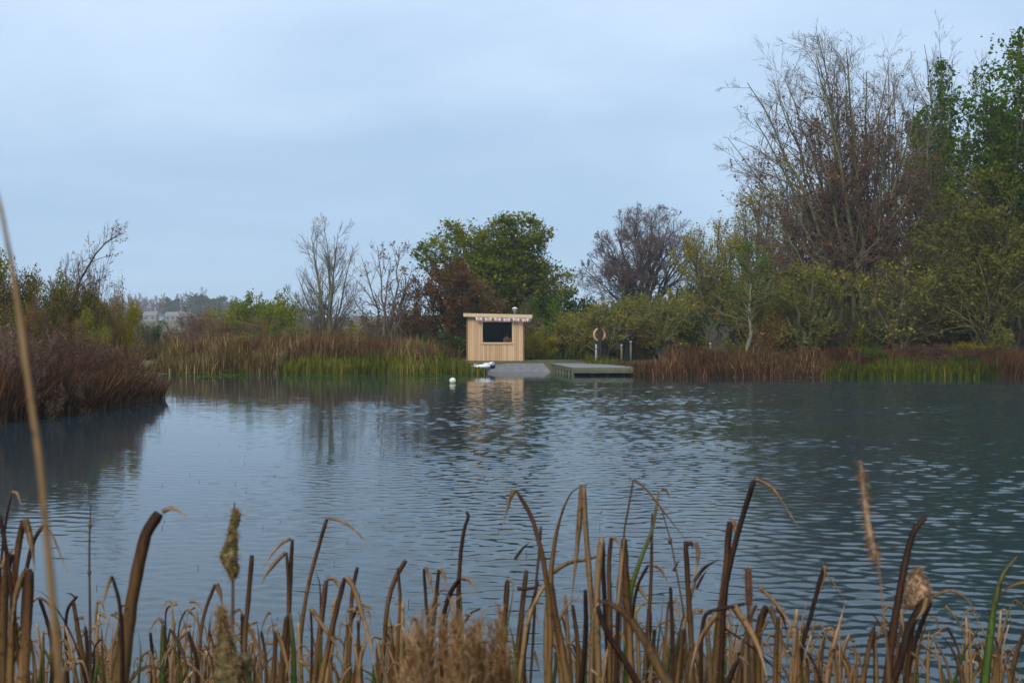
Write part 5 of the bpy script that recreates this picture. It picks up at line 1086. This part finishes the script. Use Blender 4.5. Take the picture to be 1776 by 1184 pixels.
# the two mottled seed heads
r = clump(402, 1.30, 'tall cattail with a lumpy greenish seed head and bare tip'); stem(r, [(398, 1184), (403, 1080), (404, 1000), (405, 900), (407, 871)], 8, 2.2, 1.30, 'r_s', bs(r))
head(r, [(407, 882, 6), (409, 890, 15), (408, 905, 18), (404, 918, 15), (403, 932, 17), (399, 948, 25), (398, 962, 30), (400, 978, 27), (404, 990, 21), (405, 1004, 9)], 1.30, 'seed', 5, 0.2, nh=160, hl_=0.005)
r = clump(396, 1.10, 'thick fraying cattail seed head at the bottom edge'); stem(r, [(396, 1184), (390, 1110), (384, 1055)], 8, 5, 1.10, 'r_s', bs(r))
head(r, [(384, 1052, 9), (385, 1064, 13), (386, 1078, 14), (388, 1090, 20), (391, 1105, 28), (393, 1130, 34), (396, 1160, 40), (398, 1200, 44)], 1.10, 'seed', 6, 0.16, nh=300, hl_=0.006)
head(r, [(424, 1128, 8), (426, 1140, 24), (426, 1156, 26), (424, 1170, 20), (422, 1200, 26)], 1.12, 'seed', 7, 0.2, name='fallen_seeds')
cl(428, 1.7, 'straight dark broken leaf just right of the greenish seed head', ('r_b', 9, [(424, 1184), (425, 1100), (431, 1035), (437, 962)], 8), ('r_d', 8, [(420, 1184), (421, 1110), (420, 1064)], 6))
cl(350, 1.95, 'brown leaf with a folded tan tip left of the greenish seed head', ('r_b', 6, [(343, 1184), (347, 1110), (355, 1062), (373, 1013)], 6), ('r_t', 9, [(375, 1011), (382, 1030), (386, 1052)], 6, 'h'), ('r_d', 2.5, [(355, 1184), (363, 1110), (369, 1050)], 1.5, 'p'),
   ('r_d', 8, [(343, 1184), (339, 1135), (326, 1095)], 6), ('r_t', 6, [(325, 1093), (312, 1108), (300, 1130)], 3, 'h'), ('r_b', 7, [(309, 1184), (311, 1112)], 6))
cl(318, 2.3, 'faint thin hooked leaves far left of centre', ('r_d', 2.5, [(308, 1184), (312, 1080), (322, 1058)], 3), ('r_t', 4, [(324, 1056), (338, 1070), (348, 1100)], 3, 'h'), ('r_g', 3, [(330, 1184), (334, 1110), (340, 1060)], 2, 'p'))
cl(500, 1.8, 'pair of straight dark leaves with tan broken tips drooping left', ('r_b', 9, [(496, 1184), (499, 1110), (503, 1020), (507, 935)], 7), ('r_t', 6, [(505, 933), (488, 942), (468, 965), (454, 988)], 4, 'h'), ('r_b', 6, [(494, 1184), (500, 1060), (500, 1010), (497, 957)], 5), ('r_t', 7, [(496, 957), (478, 975), (462, 995), (454, 1012)], 7, 'h'),
   ('r_g', 11, [(510, 1184), (509, 1130), (503, 1062)], 6), ('r_b', 12, [(488, 1184), (492, 1120), (498, 1068)], 9))
cl(535, 2.0, 'tall thin dark leaf with a pale tip arching right', ('r_b', 7, [(520, 1184), (523, 1090), (536, 1010), (552, 950), (567, 899)], 6.5), ('r_t', 5.5, [(569, 897), (598, 906), (628, 932), (648, 968)], 2, 'h'), ('r_d', 3, [(556, 1060), (554, 1010), (546, 988)], 3, 'p'), ('r_t', 9, [(522, 1184), (520, 1130), (518, 1080)], 7))
cl(560, 1.7, 'brown leaves folded over at one height left of centre', ('r_b', 11, [(545, 1184), (555, 1095), (566, 1006)], 9), ('r_t', 8, [(567, 1003), (578, 1003), (592, 1022), (606, 1040)], 4, 'h'), ('r_b', 11, [(556, 1184), (578, 1080), (598, 1001)], 8), ('r_t', 9, [(600, 999), (613, 1018), (628, 1065), (644, 1120), (654, 1184)], 7, 'h'),
   ('r_t', 8, [(538, 1053), (560, 1085), (584, 1120), (602, 1164)], 6, 'h'), ('r_g', 9, [(558, 1184), (556, 1140), (557, 1100)], 5), ('r_d', 5, [(540, 1184), (541, 1100), (539, 1060)], 4), ('r_m', 10, [(566, 1184), (576, 1110), (580, 1040)], 8))
cl(475, 1.75, 'short brown and tan leaves between the two seed-head stems and the dark pair', ('r_b', 9, [(473, 1184), (476, 1140), (480, 1096)], 7), ('r_t', 8, [(478, 1092), (490, 1120), (500, 1160), (506, 1200)], 6, 'h'), ('r_b', 6, [(462, 1184), (460, 1135), (453, 1094)], 5), ('r_t', 6, [(428, 1080), (446, 1120), (466, 1160), (480, 1190)], 5, 'h'), ('r_b', 5, [(440, 1184), (444, 1140), (452, 1130)], 3, 'p'))
cl(612, 2.0, 'upright leaf with a dark clubbed tip left of centre', ('r_b', 7, [(604, 1184), (608, 1085), (612, 1020), (620, 983)], 7), ('r_d', 7, [(598, 1184), (602, 1100), (622, 1047)], 5), ('r_t', 5, [(623, 1047), (640, 1052), (652, 1062)], 3, 'h'), ('r_g', 8, [(607, 1184), (606, 1150), (606, 1130)], 5), ('r_b', 6, [(628, 1184), (624, 1130), (620, 1075)], 4))
cl(685, 2.05, 'two crossing brown leaf stubs left of the fluffy grass', ('r_b', 8, [(665, 1130), (674, 1040), (688, 998), (704, 971)], 8), ('r_b', 8, [(684, 1184), (692, 1090), (694, 1040), (690, 984)], 5), ('r_b', 10, [(678, 1184), (681, 1110), (675, 1060)], 4, 'p'), ('r_t', 9, [(696, 1184), (697, 1110), (699, 1042)], 6), ('r_g', 8, [(705, 1184), (703, 1140), (702, 1110)], 4), ('r_g', 9, [(649, 1184), (650, 1160), (649, 1150)], 6), ('r_t', 7, [(655, 1112), (665, 1140), (685, 1184)], 6, 'h'))
cl(660, 1.6, 'tan leaf curving down from the left beside the crossing stubs', ('r_t', 8, [(672, 1184), (660, 1140), (655, 1110)], 6), ('r_b', 6, [(655, 1184), (655, 1150), (654, 1120)], 5))
cl(745, 2.1, 'pair of slim brown leaves with folded tan tips above the fluffy grass', ('r_b', 7, [(744, 1184), (742, 1085), (738, 1030), (735, 986)], 5), ('r_t', 7, [(737, 983), (744, 998), (749, 1020), (752, 1040)], 3, 'h'), ('r_b', 7, [(744, 1184), (752, 1080), (757, 1030), (761, 987)], 6), ('r_t', 7, [(763, 985), (771, 1000), (776, 1022)], 4, 'h'),
   ('r_m', 7, [(742, 1184), (743, 1080), (752, 1042), (762, 1025)], 6), ('r_t', 4, [(763, 1024), (774, 1023), (784, 1034)], 2, 'h'))
cl(780, 2.0, 'dark leaf hooked over above the fluffy grass', ('r_d', 8, [(764, 1184), (767, 1080), (780, 1030), (797, 1003)], 8), ('r_t', 6, [(800, 1001), (814, 1006), (825, 1020), (831, 1040)], 3, 'h'), ('r_d', 6, [(770, 1184), (774, 1080), (784, 1035)], 4, 'p'), ('r_d', 4, [(798, 1120), (806, 1080), (818, 1062), (833, 1055)], 3))
cl(799, 2.2, 'green leaf whose thin twisted brown tip rises above the fluffy grass', ('r_g', 12, [(802, 1184), (800, 1100), (798, 1040), (797, 985)], 3), ('r_d', 7, [(797, 990), (800, 950), (806, 915), (812, 893), (808, 887)], 5, ''))
cl(874, 1.9, 'short green-brown leaves at the right side of the fluffy grass', ('r_b', 11, [(862, 1184), (870, 1110), (877, 1050), (880, 1008)], 9), ('r_g', 7, [(868, 1184), (878, 1090), (888, 1040), (892, 1000)], 2, 'p'), ('r_t', 6, [(878, 1005), (886, 1008), (896, 1018)], 3, 'h'), ('r_d', 6, [(893, 970), (903, 955), (920, 938)], 4, 'hp'))
# centre group
cl(950, 1.7, 'tall brown leaf bowed left with a hanging tan tip', ('r_b', 12, [(952, 1184), (954, 1090), (950, 1030), (940, 960), (920, 893), (896, 851)], 6), ('r_t', 8, [(892, 849), (884, 866), (878, 888), (871, 916)], 4, 'h'), ('r_b', 13, [(985, 1184), (972, 1110), (962, 1060), (955, 1010)], 11))
cl(962, 1.8, 'tall brown leaf bowed right to a dark pointed tip', ('r_b', 12, [(975, 1184), (965, 1080), (956, 1010), (962, 940), (975, 888), (995, 850), (1036, 834)], 5, 'p'), ('r_m', 9, [(948, 1184), (947, 1090), (950, 1040)], 8))
cl(1015, 1.8, 'tall tan leaf folded sharply back down on itself', ('r_m', 10, [(1025, 1184), (1028, 1075), (1021, 980), (1015, 900), (1012, 842)], 9), ('r_t', 11, [(1011, 840), (1006, 890), (1000, 960), (990, 1050)], 9, 'h'), ('r_d', 10, [(1008, 1184), (1016, 1095), (1015, 1022)], 7), ('r_g', 6, [(1032, 1184), (1030, 1130), (1034, 1080), (1037, 1050)], 2, 'p'))
cl(905, 1.85, 'dark spear-shaped leaf left of the bowed pair', ('r_b', 12, [(893, 1184), (898, 1130), (905, 1060), (913, 988)], 8), ('r_m', 9, [(900, 1184), (915, 1080), (930, 1040), (948, 1008)], 6), ('r_s', 4.5, [(920, 1184), (925, 1100), (930, 1010), (936, 945), (938, 912)], 5), ('r_d', 7, [(897, 1020), (918, 1020), (946, 1011)], 5, 'h'), ('r_d', 6, [(915, 1100), (922, 1050), (934, 1008)], 4), ('r_t', 5, [(926, 1128), (932, 1150), (938, 1170)], 3, 'h'))
cl(985, 2.0, 'short brown leaves in front of the folded tan leaf', ('r_m', 9, [(984, 1184), (985, 1110), (980, 1030)], 6), ('r_b', 9, [(1003, 1184), (1001, 1110), (993, 1048)], 6), ('r_t', 7, [(960, 1095), (975, 1065), (992, 1040), (1034, 1037)], 3, 'h'), ('r_m', 8, [(955, 995), (985, 976), (1020, 969), (1045, 962), (1076, 966)], 5, 'h'), ('r_g', 7, [(960, 1184), (964, 1150), (963, 1130)], 5))
cl(1050, 1.75, 'thick cluster of broken brown leaves right of the folded tan leaf', ('r_m', 12, [(1038, 1184), (1036, 1090), (1037, 1000), (1043, 932)], 11), ('r_d', 9, [(1056, 1184), (1052, 1090), (1047, 1010), (1046, 940)], 7), ('r_b', 9, [(1058, 1184), (1058, 1060), (1056, 980), (1060, 932)], 7), ('r_t', 7, [(1060, 930), (1068, 935), (1076, 950)], 4, 'h'),
   ('r_b', 14, [(1096, 1184), (1090, 1080), (1086, 1010), (1083, 934)], 10), ('r_t', 8, [(1081, 934), (1078, 970), (1070, 1060)], 8, 'h'), ('r_m', 11, [(1070, 1184), (1073, 1080), (1075, 1000)], 10), ('r_d', 8, [(1068, 1184), (1070, 1110), (1072, 1050)], 7))
cl(1090, 2.0, 'thin dark stalk with a long pale tip bent over to the right', ('r_s', 3.5, [(1084, 1184), (1082, 930), (1090, 880), (1098, 833)], 3.5), ('r_m', 4, [(1100, 832), (1118, 845), (1140, 872), (1168, 908), (1192, 938)], 4, 'h'))
cl(1115, 1.9, 'green leaf turning brown at its upright dark tip', ('r_g', 10, [(1085, 1184), (1095, 1020), (1115, 960), (1131, 918), (1143, 850)], 4), ('r_t', 6, [(1147, 848), (1156, 850), (1161, 866)], 4, 'h'), ('r_b', 10, [(1118, 1184), (1124, 1090), (1129, 1010), (1131, 890)], 4), ('r_d', 6, [(1092, 1184), (1099, 1050), (1108, 1010), (1125, 979)], 5), ('r_t', 6, [(1128, 978), (1144, 985), (1154, 1000), (1161, 1018)], 4, 'h'))
cl(1140, 1.15, 'thick near leaf sweeping down to the right across the reeds', ('r_b', 19, [(1158, 1184), (1118, 1110), (1084, 1064), (1056, 1046), (1036, 1041)], 6), ('r_d', 13, [(1105, 1184), (1080, 1140), (1052, 1095), (1036, 1050)], 9))
r = clump(1165, 1.5, 'straight almost black dead stalk right of centre'); stem(r, [(1166, 1184), (1166, 1100), (1163, 1018)], 9, 6, 1.5, 'r_d', bs(r))
r = clump(1185, 2.1, 'thin jointed stalk leaning left, right of centre'); stem(r, [(1194, 1184), (1185, 1060), (1175, 1000), (1163, 937), (1148, 885)], 4.5, 2, 2.1, 'r_s', bs(r), ((1162, 937, 8),)); leaf(r, [(1168, 990), (1174, 978), (1178, 968)], 5, 2.1, 'r_d', 2, None, 0, 'bract', True)
cl(1130, 2.1, 'short tan leaf folded down among the central reeds', ('r_m', 8, [(1108, 1184), (1106, 1110), (1102, 1060), (1108, 1052)], 6), ('r_t', 9, [(1086, 996), (1102, 1012), (1120, 1035), (1136, 1058)], 7, 'h'), ('r_g', 7, [(1132, 1184), (1142, 1110), (1152, 1030)], 3, 'p'), ('r_b', 8, [(1130, 1184), (1132, 1130), (1136, 1090)], 6), ('r_d', 8, [(1120, 1184), (1126, 1110), (1128, 1060)], 6))
cl(1182, 1.8, 'green cattail leaves right of centre', ('r_g', 12, [(1168, 1184), (1178, 1100), (1190, 1040)], 3, 'p'), ('r_g', 10, [(1152, 1184), (1162, 1130), (1172, 1090)], 3, 'p'), ('r_b', 9, [(1176, 1184), (1180, 1140), (1186, 1090)], 7))
# right group
cl(1198, 1.75, 'brown leaf with a ragged folded top right of centre', ('r_b', 10, [(1200, 1184), (1199, 1110), (1194, 1030), (1189, 938)], 9), ('r_t', 8, [(1206, 940), (1211, 958), (1207, 985), (1202, 1008)], 4, 'h'), ('r_d', 9, [(1192, 943), (1199, 942), (1202, 952)], 6, 'h'), ('r_m', 7, [(1180, 1184), (1186, 1090), (1205, 1010), (1212, 990)], 4), ('r_d', 6, [(1204, 1008), (1222, 984), (1249, 968)], 6, 'h'), ('r_d', 5, [(1208, 1020), (1218, 1000), (1226, 988)], 4, 'h'))
cl(1255, 1.65, 'tall brown leaf topped by a straight dark blade and arched pale tip', ('r_b', 17, [(1238, 1184), (1248, 1100), (1258, 1000), (1266, 904)], 11), ('r_t', 11, [(1269, 902), (1276, 918), (1278, 948)], 6, 'h'), ('r_d', 10, [(1250, 1184), (1258, 1020), (1272, 955), (1288, 895), (1308, 833)], 9), ('r_t', 6.5, [(1311, 831), (1338, 845), (1364, 882), (1389, 919)], 2.5, 'h'), ('r_m', 9, [(1232, 1184), (1230, 1130), (1226, 1090)], 8))
r = clump(1298, 1.8, 'cattail with a smooth red-brown cigar head on the right'); stem(r, [(1299, 1184), (1298, 1100), (1298, 1040)], 6, 5, 1.8, 'r_s', bs(r)); head(r, [(1297, 984, 4), (1298, 989, 10), (1298, 1000, 12), (1299, 1030, 12.5), (1299, 1044, 11), (1299, 1050, 6)], 1.8, 'seed_b', 8, 0.03, nh=160, hl_=0.004)
leaf(r, [(1303, 1184), (1302, 1110), (1300, 1048)], 12, 1.83, 'r_t', 8, bs(r))
cl(1240, 1.55, 'arched dark leaf with a tan end crossing in front of the cigar head', ('r_d', 7, [(1216, 1184), (1218, 1090), (1226, 1063), (1256, 1054), (1292, 1046)], 6), ('r_t', 13, [(1272, 1050), (1296, 1085), (1316, 1125), (1332, 1180)], 11, 'h'), ('r_t', 9, [(1242, 1066), (1222, 1095), (1206, 1130), (1194, 1184)], 7, 'h'), ('r_t', 15, [(1218, 1184), (1222, 1150), (1216, 1130)], 10), ('r_d', 11, [(1262, 1184), (1272, 1160), (1280, 1145)], 7))
cl(1325, 1.75, 'dark pointed leaf with tan folds right of the cigar head', ('r_b', 13, [(1314, 1184), (1314, 1105), (1320, 1075), (1330, 1050)], 12), ('r_t', 10, [(1335, 1050), (1345, 1078), (1358, 1120), (1370, 1165)], 8, 'h'), ('r_t', 6, [(1332, 1074), (1322, 1092), (1312, 1110)], 5, 'h'), ('r_b', 9, [(1344, 1184), (1346, 1120), (1350, 1070)], 6), ('r_t', 8, [(1376, 1184), (1378, 1110), (1382, 1056)], 7), ('r_t', 7, [(1316, 1016), (1345, 1045), (1375, 1090), (1398, 1132)], 4, 'h'), ('r_d', 5, [(1346, 1052), (1358, 1070), (1367, 1110)], 4, 'h'), ('r_b', 10, [(1284, 1184), (1284, 1150), (1282, 1130)], 8), ('r_d', 4, [(1258, 1090), (1300, 1118), (1345, 1160), (1370, 1190)], 4, 'h'))
cl(1405, 1.8, 'dark leaf with a split pale top standing apart on the right', ('r_d', 7, [(1385, 1184), (1392, 1120), (1408, 1060), (1424, 1000), (1430, 985)], 8), ('r_t', 10, [(1430, 980), (1426, 1005), (1420, 1030)], 6, 'h'), ('r_t', 3, [(1432, 994), (1450, 1016), (1466, 1040)], 2, 'h'), ('r_d', 5, [(1425, 1184), (1412, 1150), (1400, 1130)], 4), ('r_b', 6, [(1400, 1184), (1402, 1160), (1398, 1140)], 4))
cl(1450, 1.75, 'single pale straw leaf standing alone on the right', ('r_t', 11, [(1434, 1184), (1446, 1120), (1458, 1075), (1467, 1040)], 5, 'p'))
# far right group
cl(1550, 1.55, 'tall dark brown broken leaf leaning right at lower right', ('r_d', 15, [(1538, 1184), (1548, 1100), (1560, 1030), (1574, 955), (1587, 918), (1606, 895)], 9), ('r_b', 10, [(1496, 1184), (1506, 1130), (1516, 1086)], 7), ('r_m', 8, [(1520, 1184), (1517, 1120), (1512, 1095)], 6), ('r_d', 6, [(1505, 1112), (1535, 1100), (1572, 1097)], 5, 'h'), ('r_t', 7, [(1513, 1112), (1520, 1140), (1524, 1170)], 5, 'h'), ('r_m', 9, [(1545, 1184), (1542, 1140), (1540, 1105)], 7), ('r_d', 3, [(1516, 1184), (1516, 1120), (1517, 1080)], 2))
r = clump(1585, 1.6, 'cattail with a burst peach-coloured fluffy seed head at lower right'); stem(r, [(1572, 1184), (1580, 1110), (1592, 1050), (1592, 1000), (1592, 982)], 8, 2, 1.6, 'r_d', bs(r)); head(r, [(1592, 984, 4), (1591, 996, 13), (1590, 1008, 27), (1592, 1022, 37), (1591, 1034, 37), (1586, 1045, 28), (1582, 1053, 16)], 1.6, 'fluff', 9, 0.14, nh=700, hl_=0.008)
leaf(r, [(1548, 1184), (1560, 1150), (1578, 1085), (1608, 1035)], 13, 1.58, 'r_d', 13, bs(r)); leaf(r, [(1570, 1184), (1588, 1110), (1615, 1040)], 9, 1.62, 'r_d', 8, bs(r)); leaf(r, [(1608, 1036), (1600, 1060), (1588, 1075)], 9, 1.56, 'r_m', 6, None, 0, 'bent_tip', True)
leaf(r, [(1612, 1036), (1648, 1024), (1678, 1040), (1700, 1085)], 6, 1.6, 'r_t', 4, None, 0, 'bent_tip', True); leaf(r, [(1570, 1124), (1592, 1142), (1616, 1178)], 6, 1.6, 'r_t', 5, None, 0, 'bent_tip', True); leaf(r, [(1594, 1114), (1616, 1130), (1644, 1152)], 5, 1.6, 'r_t', 3, None, 0, 'bent_tip', True)
cl(1672, 1.9, 'two thin leaves crossing near the lower right corner', ('r_g', 6, [(1655, 1184), (1672, 1130), (1698, 1090)], 3), ('r_m', 4, [(1640, 1050), (1658, 1072), (1682, 1108), (1702, 1130)], 2, 'h'))
cl(1722, 1.6, 'upright green leaf with a dry bent tip at the right edge', ('r_g', 16, [(1708, 1184), (1718, 1100), (1727, 1040), (1740, 996), (1764, 964)], 3), ('r_b', 6, [(1730, 1184), (1732, 1130), (1728, 1110)], 4))
cl(1765, 1.5, 'brown leaves leaving the picture at its lower right corner', ('r_b', 9, [(1752, 1184), (1764, 1130), (1780, 1088)], 6), ('r_b', 6, [(1790, 1008), (1764, 1012), (1742, 1024), (1733, 1036)], 3, 'hp'))
# near, out of focus
r = clump(150, 0.45, 'blurred near grass stalk slanting up the left edge', 'grass_stalk', 'grass'); leaf(r, [(108, 1240), (98, 1120), (84, 960), (72, 830), (60, 735), (42, 610), (24, 480), (8, 395), (-8, 320)], 15, 0.45, 'r_m', 6, bs(r, .01), tw=(.1, -.1), n_=40)
r = clump(1545, 0.85, 'blurred pale grass plume standing thin on the right', 'grass_plume', 'grass'); stem(r, [(1542, 1184), (1534, 1080), (1524, 990), (1508, 910), (1494, 804)], 4, 2, 0.85, 'r_t', bs(r, .01)); head(r, [(1493, 802, 2), (1496, 840, 5), (1502, 880, 7), (1508, 920, 8), (1514, 950, 7), (1518, 972, 2)], 0.85, 'fluff', 10, 0.25, nh=160, hl_=0.005)
# fluffy grass tuft in the bottom centre
r = clump(790, 1.02, 'fluffy tan grass tuft filling the bottom centre', 'grass_tuft', 'grass'); rng = np.random.default_rng(140)
for k in range(20):
    pxx = rng.uniform(712, 876); top = 1092 + 38 * abs(math.sin(pxx * 0.031 + 0.6)) + rng.uniform(-22, 26); wid = rng.uniform(22, 36); ln = rng.normal() * 12
    dk = 1.05 + rng.uniform(-.14, .10); stem(r, [(pxx - ln, 1200), (pxx - ln * .4, 1140), (pxx, top + 6)], 3, 1.2, dk, 'r_t', bs(r, .04))
    n_ = 80; u = rng.random(n_) ** .7; cy = top + 120 * u; cx = pxx - ln * u + rng.normal(size=n_) * 2
    st_ = np.stack([X(cx, dk), np.full(n_, dk), Z(cy, dk)], -1) - np.array(r.location)
    spread_ = (wid / 2 / FPX * dk) * (0.3 + 0.7 * np.sqrt(u)); az = rng.random(n_) * 6.28; q = rng.random(n_) ** .6; up_ = 0.010 + 0.028 * rng.random(n_)
    tipp = st_ + np.stack([np.cos(az) * spread_ * q, np.sin(az) * spread_ * q, up_], -1); mid = (st_ + tipp) / 2 + np.stack([-np.cos(az) * .0015, -np.sin(az) * .0015, np.full(n_, .003)], -1)
    V, F = tubes(np.stack([st_, mid, tipp, tipp + rng.normal(size=(n_, 3)) * .003 + np.stack([np.cos(az) * .005, np.sin(az) * .005, .001 + 0 * az], -1)], 1), np.tile([.0004, .0005, .0008, .0002], (n_, 1)), 3)
    tag(link('plume', np_mesh('plume', V, F, tint=np.repeat(np.clip(rng.normal(size=n_) * .25 + .5, 0, 1), 9), mat=M['plume']), r), kind='stuff')
head(clump(716, 1.9, 'small dark oval seed head left of the fluffy grass'), [(715, 1136, 4), (714, 1142, 11), (716, 1150, 14), (719, 1160, 10), (721, 1166, 4)], 1.9, 'seed_b', 12, 0.08)
# lower filler plants between the tall ones
for k in range(150):
    px = FR.uniform(-20, 1470) if k < 132 else FR.uniform(1470, 1780); d = FR.uniform(1.7, 2.6); r = clump(px, d, 'low brown and green cattail shoots filling the bottom edge', group='low cattail shoots along the bottom edge')
    for j in range(FR.randint(2, 4)):
        a = px + FR.uniform(-14, 14); ht = FR.choice([FR.uniform(1070, 1150), FR.uniform(1040, 1120), FR.uniform(1110, 1175)]); ln = FR.gauss(0, 24); mt_ = FR.choice(['r_b', 'r_b', 'r_m', 'r_m', 'r_m', 'r_g', 'r_t', 'r_t'])
        leaf(r, [(a, 1200), (a + ln * .25, 1200 + (ht - 1200) * .5), (a + ln * .6, 1200 + (ht - 1200) * .8), (a + ln, ht)], FR.uniform(2.5, 8), d, mt_, FR.uniform(2, 6), bs(r), 0, 'leaf', FR.random() < .65, n_=13)
        if FR.random() < .5:
            s2 = 1 if ln > 0 else -1; leaf(r, [(a + ln, ht), (a + ln + s2 * FR.uniform(6, 14), ht + FR.uniform(-4, 8)), (a + ln + s2 * FR.uniform(14, 28), ht + FR.uniform(14, 60))], FR.uniform(4, 7), d, FR.choice(['r_t', 'r_t', 'r_m']), 3, None, 0, 'bent_tip', True, n_=9)
